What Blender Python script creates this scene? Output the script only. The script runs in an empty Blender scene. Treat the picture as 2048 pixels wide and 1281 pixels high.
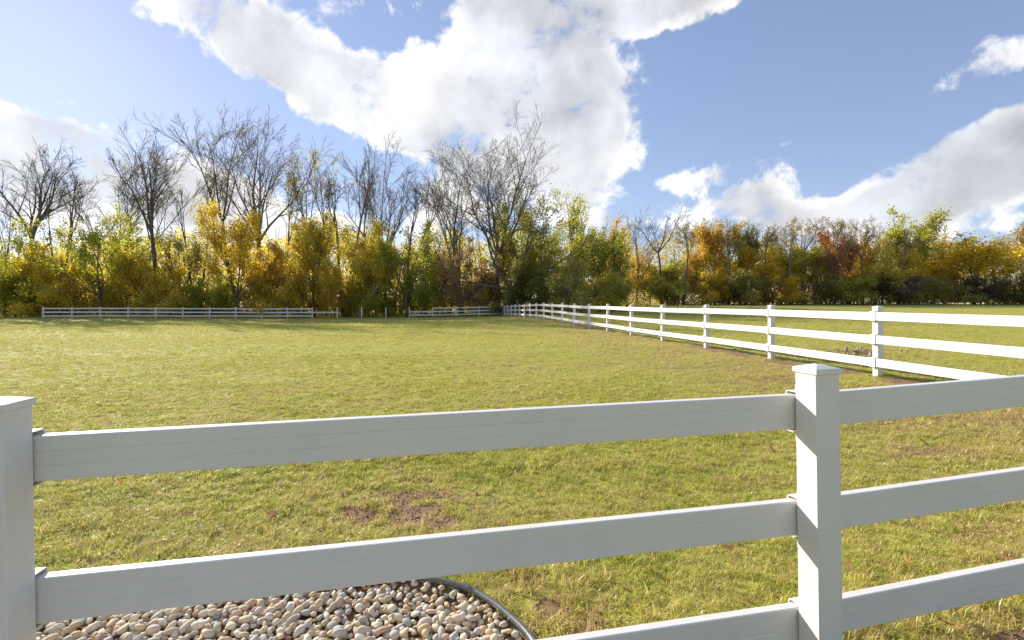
import bpy, math, random
import numpy as np
from mathutils import Euler, Vector

scene = bpy.context.scene
COL = scene.collection

# ------------------------------------------------------------------ camera
CAMZ = 1.70
F = 968.0                    # focal length in pixels of a 2048 px wide frame
cam_d = bpy.data.cameras.new("camera")
cam_d.sensor_width = 36.0
cam_d.lens = F / 2048 * 36.0
cam_d.shift_y = -32.5 / 2048
cam_d.clip_start = 0.05
cam_d.clip_end = 4000
cam = bpy.data.objects.new("camera", cam_d)
cam.location = (0, 0, CAMZ)
cam.rotation_euler = (math.radians(90), 0, 0)
COL.objects.link(cam)
scene.camera = cam

# ------------------------------------------------------------------ exposure
vs = scene.view_settings
vs.view_transform = 'Standard'
vs.look = 'None'
vs.gamma = 1.0
vs.use_curve_mapping = False
vs.exposure = 0.95
scene.cycles.max_bounces = 10
scene.cycles.diffuse_bounces = 6
scene.cycles.transmission_bounces = 4
scene.cycles.transparent_max_bounces = 8
scene.cycles.use_adaptive_sampling = True
scene.cycles.use_denoising = True

# ------------------------------------------------------------------ sun and sky
SUN_AZ = math.radians(-46.5)     # left of straight ahead (+Y)
SUN_EL = math.radians(22.9)
SKY_STRENGTH = 0.12
sun_vec = Vector((math.sin(SUN_AZ) * math.cos(SUN_EL), math.cos(SUN_AZ) * math.cos(SUN_EL), math.sin(SUN_EL)))
sun_d = bpy.data.lights.new("sun", 'SUN')
sun_d.energy = 4.4
sun_d.angle = math.radians(0.53)
sun_d.color = (1.0, 0.93, 0.82)
sun = bpy.data.objects.new("sun", sun_d)
sun.rotation_euler = sun_vec.to_track_quat('Z', 'Y').to_euler()
sun.location = (-60, 40, 60)
COL.objects.link(sun)

world = bpy.data.worlds.new("World")
scene.world = world
world.use_nodes = True
wt = world.node_tree
wt.nodes.clear()


class NG:
    """tiny helper to chain shader nodes"""
    def __init__(s, tree):
        s.t = tree

    def n(s, kind, **kw):
        nd = s.t.nodes.new(kind)
        for k, v in kw.items():
            setattr(nd, k, v)
        return nd

    def link(s, a, b):
        s.t.links.new(a, b)

    def put(s, sock, v):
        if isinstance(v, bpy.types.NodeSocket):
            s.t.links.new(v, sock)
        else:
            sock.default_value = v

    def math(s, op, a, b=0.0, c=0.0, clamp=False):
        nd = s.n('ShaderNodeMath', operation=op, use_clamp=clamp)
        s.put(nd.inputs[0], a)
        s.put(nd.inputs[1], b)
        if op in ('MULTIPLY_ADD',):
            s.put(nd.inputs[2], c)
        return nd.outputs[0]

    def vmath(s, op, a, b=(0, 0, 0)):
        nd = s.n('ShaderNodeVectorMath', operation=op)
        s.put(nd.inputs[0], a)
        s.put(nd.inputs[1], b)
        return nd.outputs['Vector'] if op not in ('DOT_PRODUCT', 'LENGTH', 'DISTANCE') else nd.outputs['Value']

    def noise(s, vec, scale, detail=4, rough=0.55, dist=0.0, lac=2.0):
        nd = s.n('ShaderNodeTexNoise')
        s.put(nd.inputs['Vector'], vec)
        nd.inputs['Scale'].default_value = scale
        nd.inputs['Detail'].default_value = detail
        nd.inputs['Roughness'].default_value = rough
        nd.inputs['Lacunarity'].default_value = lac
        nd.inputs['Distortion'].default_value = dist
        return nd

    def remap(s, v, a, b, c=0.0, d=1.0, smooth=False):
        nd = s.n('ShaderNodeMapRange', interpolation_type='SMOOTHSTEP' if smooth else 'LINEAR')
        s.put(nd.inputs[0], v)
        for i, q in enumerate((a, b, c, d)):
            s.put(nd.inputs[1 + i], q)
        return nd.outputs[0]

    def mix(s, fac, a, b, mode='MIX'):
        nd = s.n('ShaderNodeMix', data_type='RGBA', blend_type=mode)
        s.put(nd.inputs[0], fac)
        s.put(nd.inputs[6], a if isinstance(a, bpy.types.NodeSocket) else (*a, 1) if len(a) == 3 else a)
        s.put(nd.inputs[7], b if isinstance(b, bpy.types.NodeSocket) else (*b, 1) if len(b) == 3 else b)
        return nd.outputs[2]

    def ramp(s, v, stops):
        nd = s.n('ShaderNodeValToRGB')
        el = nd.color_ramp.elements
        while len(el) < len(stops):
            el.new(0.5)
        for e, (p, c) in zip(el, stops):
            e.position = p
            e.color = (*c, 1)
        s.put(nd.inputs[0], v)
        return nd.outputs[0]


g = NG(wt)
sky = g.n('ShaderNodeTexSky', sky_type='NISHITA')
sky.sun_disc = False
sky.sun_elevation = SUN_EL
sky.sun_rotation = SUN_AZ
sky.altitude = 200
sky.air_density = 1.0
sky.dust_density = 0.13
sky.ozone_density = 1.6
tc = g.n('ShaderNodeTexCoord')
vdir = g.vmath('NORMALIZE', tc.outputs['Generated'])
sep = g.n('ShaderNodeSeparateXYZ')
g.link(vdir, sep.inputs[0])
az = g.math('ARCTAN2', sep.outputs[0], sep.outputs[1])
el_ = g.math('ARCSINE', sep.outputs[2])
warp = g.noise(vdir, 5.0, 5, 0.6)
wsub = g.vmath('SUBTRACT', warp.outputs['Color'], (0.5, 0.5, 0.5))
comb = g.n('ShaderNodeCombineXYZ')
g.link(az, comb.inputs[0])
g.link(el_, comb.inputs[1])
wscl = g.n('ShaderNodeVectorMath', operation='SCALE')
g.link(wsub, wscl.inputs[0])
wscl.inputs['Scale'].default_value = 0.13
sky_p = g.vmath('ADD', comb.outputs[0], wscl.outputs[0])
flat = g.n('ShaderNodeVectorMath', operation='MULTIPLY')
g.link(sky_p, flat.inputs[0])
flat.inputs[1].default_value = (1, 1, 0)
sky_p = flat.outputs[0]
# clouds stand at their bearings: bearing, height, half width, half height (picked off as image points), tilt, weight
CLOUDS = [
    (400, 40, 130, 70, 28, 1.0), (500, 95, 150, 75, 28, 1.0), (620, 135, 150, 75, 25, 1.0), (720, 185, 150, 75, 25, 1.0),
    (840, 200, 150, 85, 10, 1.0), (700, 215, 110, 50, 20, .6), (980, 215, 220, 110, 0, 1.1), (1050, 90, 190, 150, 60, 1.1),
    (1040, 10, 110, 60, 0, .8), (1110, 170, 160, 170, 0, 1.1), (1150, 270, 130, 90, -10, 1.0), (1200, 130, 80, 80, 0, .6),
    (1000, 300, 180, 70, 0, .9), (1130, 350, 110, 60, 0, .8), (1180, 410, 70, 60, 0, .8), (1230, 0, 230, 55, 0, 1.0),
    (1390, 5, 130, 40, 0, .9), (1520, 0, 100, 30, 0, .7), (735, 8, 85, 45, 0, .42), (850, 0, 80, 30, 0, .45),
    (760, 245, 130, 70, 10, .9), (560, 30, 80, 40, 0, .35), (985, 385, 120, 60, 0, .7), (870, 380, 120, 60, 0, .4),
    (-40, 265, 170, 60, 10, 1.1), (90, 285, 150, 50, 18, 1.2), (210, 322, 160, 50, 20, 1.3), (340, 362, 160, 50, 25, 1.3),
    (20, 350, 200, 60, 0, .9), (460, 408, 150, 45, 25, 1.2), (570, 432, 120, 36, 10, 1.1), (680, 455, 110, 30, 5, .9),
    (180, 390, 200, 50, 0, .7), (250, 440, 250, 40, 0, .6), (840, 440, 120, 40, 0, .5),
    (133, 201, 62, 34, -15, .50), (620, 520, 400, 60, 0, .5),
    (1400, 355, 80, 24, -5, .8), (1470, 380, 85, 40, 0, .9), (1510, 410, 60, 35, 0, .7), (1420, 425, 170, 34, 0, .8),
    (1270, 432, 50, 22, 0, .5), (1560, 440, 150, 32, 0, .8), (1680, 430, 150, 40, -10, .9), (1790, 400, 170, 60, -22, 1.0),
    (1900, 375, 160, 70, -28, 1.1), (2000, 335, 150, 85, -30, 1.1), (2110, 320, 130, 100, -20, .9), (1860, 440, 130, 40, -10, .8),
    (1950, 135, 100, 50, -20, .62), (2040, 115, 70, 50, 0, .5), (1590, 276, 60, 30, -15, .40), (1990, 470, 90, 25, -10, .6),
    (1880, 60, 50, 22, 0, .22),
]


def px_dir(x, y):
    a = math.atan((x - 1024) / F)
    return a, math.atan((608 - y) / F * math.cos(a))


total = None
for (cx, cy, rx, ry, tilt, wgt) in CLOUDS:
    a0, e0 = px_dir(cx, cy)
    sa = math.cos(a0) ** 2 / F
    se = math.cos(a0) * math.cos(e0) ** 2 / F
    mp = g.n('ShaderNodeMapping', vector_type='TEXTURE')
    g.link(sky_p, mp.inputs['Vector'])
    mp.inputs['Location'].default_value = (a0, e0, 0)
    mp.inputs['Rotation'].default_value = (0, 0, math.radians(-tilt))
    mp.inputs['Scale'].default_value = (rx * 1.5 * sa, ry * 1.55 * se, 1)
    gr = g.n('ShaderNodeTexGradient', gradient_type='SPHERICAL')
    g.link(mp.outputs[0], gr.inputs[0])
    total = g.math('MULTIPLY_ADD', gr.outputs['Fac'], wgt, total if total is not None else 0.0)
# the same broken cumulus goes on round the rest of the sky
wide = g.noise(g.vmath('MULTIPLY', vdir, (1, 1, 1.9)), 2.3, 3, 0.5)
wide_v = g.remap(wide.outputs['Fac'], 0.5, 0.72, 0.0, 1.0)
out_az = g.remap(g.math('ABSOLUTE', az), 0.86, 1.1, 0, 1, True)
out_el = g.remap(el_, 0.62, 0.80, 0, 1, True)
outside = g.math('MAXIMUM', out_az, out_el)
total = g.math('MULTIPLY_ADD', wide_v, outside, total)
total = g.math('MINIMUM', g.math('MULTIPLY', total, 0.52), 0.66)
fb = g.noise(vdir, 9.0, 12, 0.60, 0.2)
fs0 = g.noise(vdir, 5.0, 4, 0.5, 0.1)
fs1 = g.noise(g.vmath('ADD', vdir, tuple(0.05 * c for c in sun_vec)), 5.0, 4, 0.5, 0.1)
thick = g.math('MULTIPLY_ADD', g.math('SUBTRACT', fb.outputs['Fac'], 0.5), g.remap(total, 0.0, 0.2, 0.6, 2.35), total)
dens = g.remap(thick, 0.20, 0.52, 0, 1, True)
# light: thin rims glow, deep parts grey, sunward flanks brighter
soft = g.math('MULTIPLY_ADD', g.math('SUBTRACT', fs0.outputs['Fac'], 0.5), 1.3, total)
core = g.remap(soft, 0.28, 0.84, 0, 1, True)
side = g.math('SUBTRACT', fs0.outputs['Fac'], fs1.outputs['Fac'])
near_sun = g.math('POWER', g.math('MAXIMUM', g.vmath('DOT_PRODUCT', vdir, tuple(sun_vec)), 0.0), 5.0)
lum = g.math('MULTIPLY_ADD', core, -0.38, 1.07)
lum = g.math('MULTIPLY_ADD', side, 1.3, lum)
lum = g.math('MULTIPLY_ADD', g.math('SUBTRACT', fb.outputs['Fac'], 0.5), 0.55, lum)
lum = g.math('MULTIPLY_ADD', near_sun, 0.15, lum)
lum = g.math('MAXIMUM', lum, 0.3)
ccol = g.mix(core, (1.0, 0.985, 0.965), (0.90, 0.94, 1.03))
cscale = g.n('ShaderNodeVectorMath', operation='SCALE')
g.link(ccol, cscale.inputs[0])
g.link(g.math('MULTIPLY', lum, 4.6), cscale.inputs['Scale'])
gam = g.n('ShaderNodeGamma')
g.link(sky.outputs[0], gam.inputs[0])
gam.inputs[1].default_value = 0.62
skyt = g.mix(1.0, gam.outputs[0], (1.08, 1.10, 1.32), 'MULTIPLY')
skymix = g.mix(dens, skyt, cscale.outputs[0])
bg = g.n('ShaderNodeBackground')
g.link(skymix, bg.inputs['Color'])
bg.inputs['Strength'].default_value = SKY_STRENGTH
wo = g.n('ShaderNodeOutputWorld')
g.link(bg.outputs[0], wo.inputs[0])
world.cycles.sampling_method = 'MANUAL'
world.cycles.sample_map_resolution = 512

# ------------------------------------------------------------------ helpers
def set_props(o, label=None, cat=None, group=None, kind=None):
    if label:
        o["label"] = label
    if cat:
        o["category"] = cat
    if group:
        o["group"] = group
    if kind:
        o["kind"] = kind
    return o


def mesh_np(name, V, faces=None, quads=None, tris=None, smooth=False, mats=()):
    me = bpy.data.meshes.new(name)
    V = np.asarray(V, dtype=np.float32).reshape(-1, 3)
    if faces is not None:
        me.from_pydata(V.tolist(), [], [list(map(int, f)) for f in faces])
    else:
        loops, starts, n = [], [], 0
        for arr, k in ((quads, 4), (tris, 3)):
            if arr is None or len(arr) == 0:
                continue
            arr = np.asarray(arr, dtype=np.int32).reshape(-1, k)
            loops.append(arr.ravel())
            starts.append(n + np.arange(len(arr), dtype=np.int32) * k)
            n += arr.size
        loops = np.concatenate(loops)
        starts = np.concatenate(starts)
        me.vertices.add(len(V))
        me.vertices.foreach_set('co', V.ravel())
        me.loops.add(len(loops))
        me.loops.foreach_set('vertex_index', loops)
        me.polygons.add(len(starts))
        me.polygons.foreach_set('loop_start', starts)
        me.update(calc_edges=True)
    if smooth:
        me.polygons.foreach_set('use_smooth', np.ones(len(me.polygons), dtype=bool))
    for m in mats:
        me.materials.append(m)
    return me


def fattr(me, name, vals):
    a = me.attributes.new(name, 'FLOAT', 'POINT')
    a.data.foreach_set('value', np.asarray(vals, dtype=np.float32))


def add(name, me, parent=None, loc=(0, 0, 0), rot=None, scale=None):
    o = bpy.data.objects.new(name, me)
    COL.objects.link(o)
    o.location = loc
    if rot is not None:
        o.rotation_euler = rot
    if scale is not None:
        o.scale = scale
    if parent is not None:
        o.parent = parent
    return o


def box_mesh(name, sx, sy, sz, z0=0.0, bev=0.0, mats=()):
    import bmesh
    bm = bmesh.new()
    bmesh.ops.create_cube(bm, size=1.0)
    for v in bm.verts:
        v.co = Vector((v.co.x * sx, v.co.y * sy, (v.co.z + 0.5) * sz + z0))
    if bev:
        bmesh.ops.bevel(bm, geom=bm.edges[:], offset=bev, segments=2, affect='EDGES', profile=0.5)
    me = bpy.data.meshes.new(name)
    bm.to_mesh(me)
    bm.free()
    for m in mats:
        me.materials.append(m)
    return me


# ------------------------------------------------------------------ terrain height
_pts = []
for (x, y, z) in [
    (-60, -12, 0), (0, -12, 0), (60, -12, .3), (-10, 0, 0), (-3, 1, 0), (0, 1, 0), (3, 1, .03), (-3, 3.2, 0), (0, 3.2, 0.0), (3, 3, .05),
    (9.3, -5, .2), (8.4, .5, .24), (7.1, 9.4, .28), (6.2, 15.5, .285), (5.3, 21.5, .30), (4.4, 27.5, .315), (3.5, 33.6, .36),
    (2.6, 40, .41), (1.2, 48.6, .32), (.3, 55, .23), (-1.0, 64, .10),
    (-55.7, 57.6, -.03), (-40, 60, -.10), (-25, 62, -.16), (-10, 64.2, -.06),
    (-30, 30, -.02), (-12, 30, .05), (-10, 14, .05), (-25, 12, 0), (-50, 30, 0),
    (-70, 70, 0), (-40, 80, .1), (-10, 80, .2), (-100, 60, 0), (5, 68, .25),
    (16, 20, .36), (30, 30, .5), (25, 50, .62), (15, 60, .5), (25, 80, 1.2), (40, 92, 1.45), (70, 92, 1.5), (100, 90, 1.5), (45, 60, .9),
    (70, 60, 1.0), (60, 30, .6), (110, 40, .8), (60, 120, 1.6), (130, 120, 1.6), (0, 120, .8), (-80, 120, .5),
]:
    _pts.append((x, y, z))
_P = np.array(_pts, dtype=float)


def _phi(r2):
    return np.where(r2 > 0, r2 * np.log(r2 + 1e-12) * 0.5, 0.0)


_n = len(_P)
_A = np.zeros((_n + 3, _n + 3))
_d2 = ((_P[:, None, :2] - _P[None, :, :2]) ** 2).sum(-1)
_A[:_n, :_n] = _phi(_d2) + np.eye(_n) * 4.0
_A[:_n, _n] = 1
_A[:_n, _n + 1:] = _P[:, :2]
_A[_n:, :_n] = _A[:_n, _n:].T
_W = np.linalg.solve(_A, np.concatenate([_P[:, 2], np.zeros(3)]))


def gz(x, y):
    """ground height"""
    x = np.asarray(x, dtype=float)
    y = np.asarray(y, dtype=float)
    xs, ys = x.ravel(), y.ravel()
    out = np.zeros(xs.shape)
    for i in range(0, len(xs), 20000):
        a, b = np.clip(xs[i:i + 20000], -130, 150), np.clip(ys[i:i + 20000], -14, 130)
        r2 = (a[:, None] - _P[None, :, 0]) ** 2 + (b[:, None] - _P[None, :, 1]) ** 2
        out[i:i + 20000] = _phi(r2) @ _W[:_n] + _W[_n] + _W[_n + 1] * a + _W[_n + 2] * b
    return out.reshape(x.shape) if x.ndim else float(out[0])


def at(px, depth):
    """ground point seen at image column px at this depth"""
    x = (px - 1024) / F * depth
    return x, depth, gz(x, depth)


# value noise for masks
_rs = np.random.RandomState(5)
_lat = _rs.rand(256, 256)


def vnoise(x, y, s):
    x, y = np.asarray(x) * s + 1000, np.asarray(y) * s + 1000
    xi, yi = np.floor(x).astype(int), np.floor(y).astype(int)
    fx, fy = x - xi, y - yi
    fx, fy = fx * fx * (3 - 2 * fx), fy * fy * (3 - 2 * fy)
    L = lambda a, b: _lat[a % 256, b % 256]
    return (L(xi, yi) * (1 - fx) + L(xi + 1, yi) * fx) * (1 - fy) + (L(xi, yi + 1) * (1 - fx) + L(xi + 1, yi + 1) * fx) * fy


def fbm(x, y, s):
    return (vnoise(x, y, s) + .5 * vnoise(x, y, s * 2.1) + .25 * vnoise(x, y, s * 4.3)) / 1.75


# pebble bed outline (the edging follows its far side)
EDGE = np.array([(-6.4, 2.60), (-5.0, 2.84), (-3.6, 2.93), (-2.4, 2.97), (-1.4, 3.02), (-.85, 3.02), (-.60, 2.985), (-.419, 2.933), (-.260, 2.864), (-.131, 2.752),
                 (-.020, 2.62), (.0935, 2.445), (.16, 2.22), (.18, 1.95), (.14, 1.6), (.02, 1.2), (-.1, .9)])
BED = np.concatenate([EDGE, [(-.3, .6), (-6.4, .6)]])


def in_poly(x, y, poly):
    x, y = np.asarray(x), np.asarray(y)
    r = np.zeros(x.shape, bool)
    j = len(poly) - 1
    for i in range(len(poly)):
        (xi, yi), (xj, yj) = poly[i], poly[j]
        c = ((yi > y) != (yj > y)) & (x < (xj - xi) * (y - yi) / (yj - yi + 1e-12) + xi)
        r ^= c
        j = i
    return r


def bed_dist(x, y):
    """distance to the edging line"""
    x, y = np.asarray(x, float), np.asarray(y, float)
    d = np.full(x.shape, 1e9)
    for a, b in zip(EDGE[:-1], EDGE[1:]):
        ab = b - a
        t = np.clip(((x - a[0]) * ab[0] + (y - a[1]) * ab[1]) / (ab @ ab), 0, 1)
        d = np.minimum(d, np.hypot(x - a[0] - t * ab[0], y - a[1] - t * ab[1]))
    return d


# the long side fence
RF0 = np.array([7.095, 9.384])
RFD = np.array([-0.1475, 0.989])
SP = 3.05


def side_off(x, y):
    """signed distance right of the long side fence and distance along it"""
    dx, dy = np.asarray(x) - RF0[0], np.asarray(y) - RF0[1]
    return dx * RFD[1] - dy * RFD[0], dx * RFD[0] + dy * RFD[1]


def sstep(v, a, b):
    t = np.clip((v - a) / (b - a), 0, 1)
    return t * t * (3 - 2 * t)


def dirt_mask(x, y):
    """bare, worn ground 0..1 ; dry yellow-brown turf 0..1"""
    x, y = np.asarray(x, float), np.asarray(y, float)
    n = fbm(x, y, 1.7)
    n2 = fbm(x + 31, y - 7, .45)
    off, al = side_off(x, y)
    strip = (1 - sstep(np.abs(off + .12), .10, .52)) * sstep(n, .28, .6) * 1.15
    d = strip * sstep(y, 3, 10)
    for (cx, cy, rx, ry, k) in ((-.80, 4.05, .62, .30, 1.7), (-.55, 3.85, .38, .16, 1.5), (-1.1, 4.12, .25, .12, 1.2), (.30, 2.66, .20, .24, .95), (.22, 2.95, .2, .1, .5), (4.1, 6.6, 1.0, .3, .55),
                                (3.3, 3.5, .5, .25, .5), (2.55, 2.35, .35, .12, .9), (4.5, 9.3, 1.4, .5, .5), (3.9, 11.2, 1.8, .7, .45), (-2.9, 4.6, .25, .12, .5), (4.3, 5.1, .5, .2, .7), (3.0, 4.6, .25, .1, .6)):
        q = ((x - cx) / rx) ** 2 + ((y - cy) / ry) ** 2
        d = np.maximum(d, k * np.exp(-q * 1.1) * sstep(fbm(x + 9, y + 4, 6.0), .25, .62) * 1.3)
    dry = (1 - sstep(-off, .3, 5.5)) * sstep(-off, -1.0, .5) * sstep(n2, .2, .5) * 1.0 * (1 - sstep(al, 8, 30))
    dry = np.maximum(dry, sstep(n2, .58, .8) * .45)
    return np.clip(d, 0, 1), np.clip(dry, 0, 1)


# ------------------------------------------------------------------ materials
def new_mat(name):
    m = bpy.data.materials.new(name)
    m.use_nodes = True
    m.node_tree.nodes.clear()
    q = NG(m.node_tree)
    out = q.n('ShaderNodeOutputMaterial')
    return m, q, out


def principled(q, **kw):
    p = q.n('ShaderNodeBsdfPrincipled')
    for k, v in kw.items():
        q.put(p.inputs[k.replace('_', ' ')], v)
    return p


def simple_mat(name, col, rough=0.6, var=0.12, scale=8.0, bump=0.0, bscale=60.0):
    m, q, out = new_mat(name)
    t = q.n('ShaderNodeTexCoord')
    n = q.noise(t.outputs['Object'], scale, 5, 0.6)
    c2 = tuple(max(0, c * (1 - 2 * var)) for c in col)
    c = q.mix(q.remap(n.outputs['Fac'], .3, .7), col, c2)
    p = principled(q, Base_Color=c, Roughness=rough)
    if bump:
        b = q.n('ShaderNodeBump')
        b.inputs['Strength'].default_value = bump
        b.inputs['Distance'].default_value = 0.01
        q.link(q.noise(t.outputs['Object'], bscale, 4).outputs['Fac'], b.inputs['Height'])
        q.link(b.outputs[0], p.inputs['Normal'])
    q.link(p.outputs[0], out.inputs[0])
    return m


def vinyl_mat():
    m, q, out = new_mat("white_vinyl")
    geo = q.n('ShaderNodeNewGeometry')
    pos = geo.outputs['Position']
    n1 = q.noise(pos, 2.2, 6, 0.65)
    n2 = q.noise(q.vmath('MULTIPLY', pos, (1, 1, 9)), 14.0, 5, 0.6)
    n3 = q.noise(pos, 190.0, 2, 0.5)
    c = q.mix(q.remap(n1.outputs['Fac'], .35, .75), (.735, .71, .665), (.675, .65, .60))
    c = q.mix(q.remap(n2.outputs['Fac'], .62, .8, 0, .30), c, (.60, .585, .54))
    spk = q.math('MULTIPLY', q.remap(q.noise(pos, 36.0, 3, .7).outputs['Fac'], .70, .76), .35)
    c = q.mix(spk, c, (.42, .40, .36))
    # splashed soil near the ground line
    at_ = q.n('ShaderNodeAttribute')
    at_.attribute_name = "foot"
    soil = q.math('MULTIPLY', at_.outputs['Fac'], q.remap(q.noise(pos, 22.0, 5, .7).outputs['Fac'], .40, .68, 0, .8))
    c = q.mix(soil, c, (.36, .29, .20))
    b = q.n('ShaderNodeBump')
    b.inputs['Strength'].default_value = 0.10
    b.inputs['Distance'].default_value = 0.003
    q.link(n3.outputs['Fac'], b.inputs['Height'])
    p = principled(q, Base_Color=c, Roughness=q.remap(n1.outputs['Fac'], .3, .7, .38, .55))
    p.inputs['IOR'].default_value = 1.45
    q.link(b.outputs[0], p.inputs['Normal'])
    q.link(p.outputs[0], out.inputs[0])
    return m


VINYL = vinyl_mat()
SCREW = simple_mat("dark_screw", (.05, .05, .055), .4)


def leaf_mat(name, stops, trans=0.62, clump=0.55, gloss=True):
    """foliage: colour by leaf tint, light passing through"""
    m, q, out = new_mat(name)
    a = q.n('ShaderNodeAttribute')
    a.attribute_name = "tint"
    oi = q.n('ShaderNodeObjectInfo')
    geo = q.n('ShaderNodeNewGeometry')
    n = q.noise(geo.outputs['Position'], clump, 3, 0.6)
    v = q.math('MULTIPLY_ADD', q.math('SUBTRACT', n.outputs['Fac'], .5), .9, a.outputs['Fac'])
    v = q.math('ADD', v, q.math('MULTIPLY', q.math('SUBTRACT', oi.outputs['Random'], .5), .12), clamp=True)
    c = q.ramp(v, stops)
    d = q.n('ShaderNodeBsdfDiffuse')
    t = q.n('ShaderNodeBsdfTranslucent')
    q.link(c, d.inputs[0])
    tcol = q.mix(1.0, c, (1.35, 1.28, .85), 'MULTIPLY')
    q.link(tcol, t.inputs[0])
    mx = q.n('ShaderNodeMixShader')
    mx.inputs[0].default_value = trans
    q.link(d.outputs[0], mx.inputs[1])
    q.link(t.outputs[0], mx.inputs[2])
    res = mx.outputs[0]
    if gloss:
        gl = q.n('ShaderNodeBsdfGlossy')
        gl.inputs['Roughness'].default_value = .45
        gl.inputs['Color'].default_value = (.9, .9, .9, 1)
        m2 = q.n('ShaderNodeMixShader')
        m2.inputs[0].default_value = .035
        q.link(res, m2.inputs[1])
        q.link(gl.outputs[0], m2.inputs[2])
        res = m2.outputs[0]
    q.link(res, out.inputs[0])
    return m


def bark_mat(name, col):
    m, q, out = new_mat(name)
    t = q.n('ShaderNodeTexCoord')
    n = q.noise(q.vmath('MULTIPLY', t.outputs['Object'], (1, 1, .25)), 5.0, 6, .65)
    c = q.mix(q.remap(n.outputs['Fac'], .3, .7), col, tuple(.5 * k for k in col))
    p = principled(q, Base_Color=c, Roughness=.9)
    b = q.n('ShaderNodeBump')
    b.inputs['Strength'].default_value = .5
    b.inputs['Distance'].default_value = .03
    q.link(n.outputs['Fac'], b.inputs['Height'])
    q.link(b.outputs[0], p.inputs['Normal'])
    q.link(p.outputs[0], out.inputs[0])
    return m


# ------------------------------------------------------------------ ground
def axis(lo, hi, flo, fhi, step, growth=1.12):
    a = list(np.arange(flo, fhi + 1e-6, step))
    s = step
    v = a[0]
    left = []
    while v > lo:
        s *= growth
        v -= s
        left.append(v)
    s, v = step, a[-1]
    right = []
    while v < hi:
        s *= growth
        v += s
        right.append(v)
    return np.array(left[::-1] + a + right)


gx = axis(-900, 900, -6, 9, .11, 1.05)
gy = axis(-60, 1500, .2, 14, .11, 1.045)
GX, GY = np.meshgrid(gx, gy)
GZ = gz(GX, GY)
# fine lumps of a paddock; the pebble bed is dug in a little
lump = (fbm(GX, GY, .5) - .5) * .05 + (fbm(GX, GY, 2.6) - .5) * .03
inb = in_poly(GX, GY, BED)
bd = bed_dist(GX, GY)
lump = lump * sstep(bd, 0.02, .5)
GZ = GZ + lump * (1 - inb) - np.where(inb, .055 * sstep(bd, 0, .08), 0)
nx_, ny_ = len(gx), len(gy)
idx = np.arange(nx_ * ny_).reshape(ny_, nx_)
quads = np.stack([idx[:-1, :-1], idx[:-1, 1:], idx[1:, 1:], idx[1:, :-1]], -1).reshape(-1, 4)
ground_me = mesh_np("lawn", np.stack([GX, GY, GZ], -1), quads=quads, smooth=True)
dm, dr = dirt_mask(GX, GY)
dm = np.where(inb, 1.0, dm)
fattr(ground_me, "dirt", dm.ravel())
fattr(ground_me, "dry", dr.ravel())


def ground_height(x, y):
    """as gz, with the lumps, for things set into the turf"""
    x, y = np.asarray(x, float), np.asarray(y, float)
    b = bed_dist(x, y)
    l = ((fbm(x, y, .5) - .5) * .05 + (fbm(x, y, 2.6) - .5) * .03) * sstep(b, .02, .5)
    i = in_poly(x, y, BED)
    return gz(x, y) + l * (1 - i) - np.where(i, .055 * sstep(b, 0, .08), 0)


m, q, out = new_mat("turf")
geo = q.n('ShaderNodeNewGeometry')
pos = geo.outputs['Position']
ad = q.n('ShaderNodeAttribute'); ad.attribute_name = "dirt"
ay = q.n('ShaderNodeAttribute'); ay.attribute_name = "dry"
big = q.noise(q.vmath('MULTIPLY', pos, (.55, 1, 1)), .11, 4, .6)
mid = q.noise(pos, 1.1, 5, .65)
fine = q.noise(pos, 26.0, 6, .75)
vfine = q.noise(pos, 140.0, 3, .7)
gcol = q.mix(q.remap(big.outputs['Fac'], .32, .68), (.60, .56, .112), (.54, .52, .108))
gcol = q.mix(q.remap(mid.outputs['Fac'], .40, .75, 0, .65), gcol, (.46, .41, .125))
gcol = q.mix(q.math('MULTIPLY', ay.outputs['Fac'], q.remap(fine.outputs['Fac'], .25, .6)), gcol, (.30, .215, .095))
gcol = q.mix(q.remap(fine.outputs['Fac'], .40, .66, .85, 0), gcol, (.23, .21, .036))
gcol = q.mix(q.remap(vfine.outputs['Fac'], .55, .8, 0, .5), gcol, (.55, .48, .19))
soilc = q.mix(q.remap(fine.outputs['Fac'], .3, .7), (.37, .235, .125), (.20, .125, .066))
soilc = q.mix(q.remap(vfine.outputs['Fac'], .6, .8, 0, .7), soilc, (.50, .38, .24))
dmask = q.math('MULTIPLY_ADD', q.math('SUBTRACT', fine.outputs['Fac'], .5), .9, ad.outputs['Fac'])
gcol = q.mix(q.remap(dmask, .35, .65, 0, 1, True), gcol, soilc)
# leaf litter under the woods beyond the far fence
sp_ = q.n('ShaderNodeSeparateXYZ'); q.link(pos, sp_.inputs[0])
hgt = q.math('ADD', q.math('MULTIPLY', fine.outputs['Fac'], .6), q.math('MULTIPLY', vfine.outputs['Fac'], .4))
b = q.n('ShaderNodeBump')
b.inputs['Strength'].default_value = .9
b.inputs['Distance'].default_value = .03
q.link(hgt, b.inputs['Height'])
b2 = q.n('ShaderNodeBump')
b2.inputs['Strength'].default_value = .6
b2.inputs['Distance'].default_value = .25
q.link(mid.outputs['Fac'], b2.inputs['Height'])
q.link(b2.outputs[0], b.inputs['Normal'])
p = principled(q, Base_Color=gcol, Roughness=.9)
p.inputs['Specular IOR Level'].default_value = .15
q.link(b.outputs[0], p.inputs['Normal'])
q.link(p.outputs[0], out.inputs[0])
TURF = m
ground_me.materials.append(TURF)
lawn = add("ground", ground_me)
set_props(lawn, "yellow green paddock lawn with worn brown patches", "lawn", kind="structure")

# ------------------------------------------------------------------ fences
PW = 0.124


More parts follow.
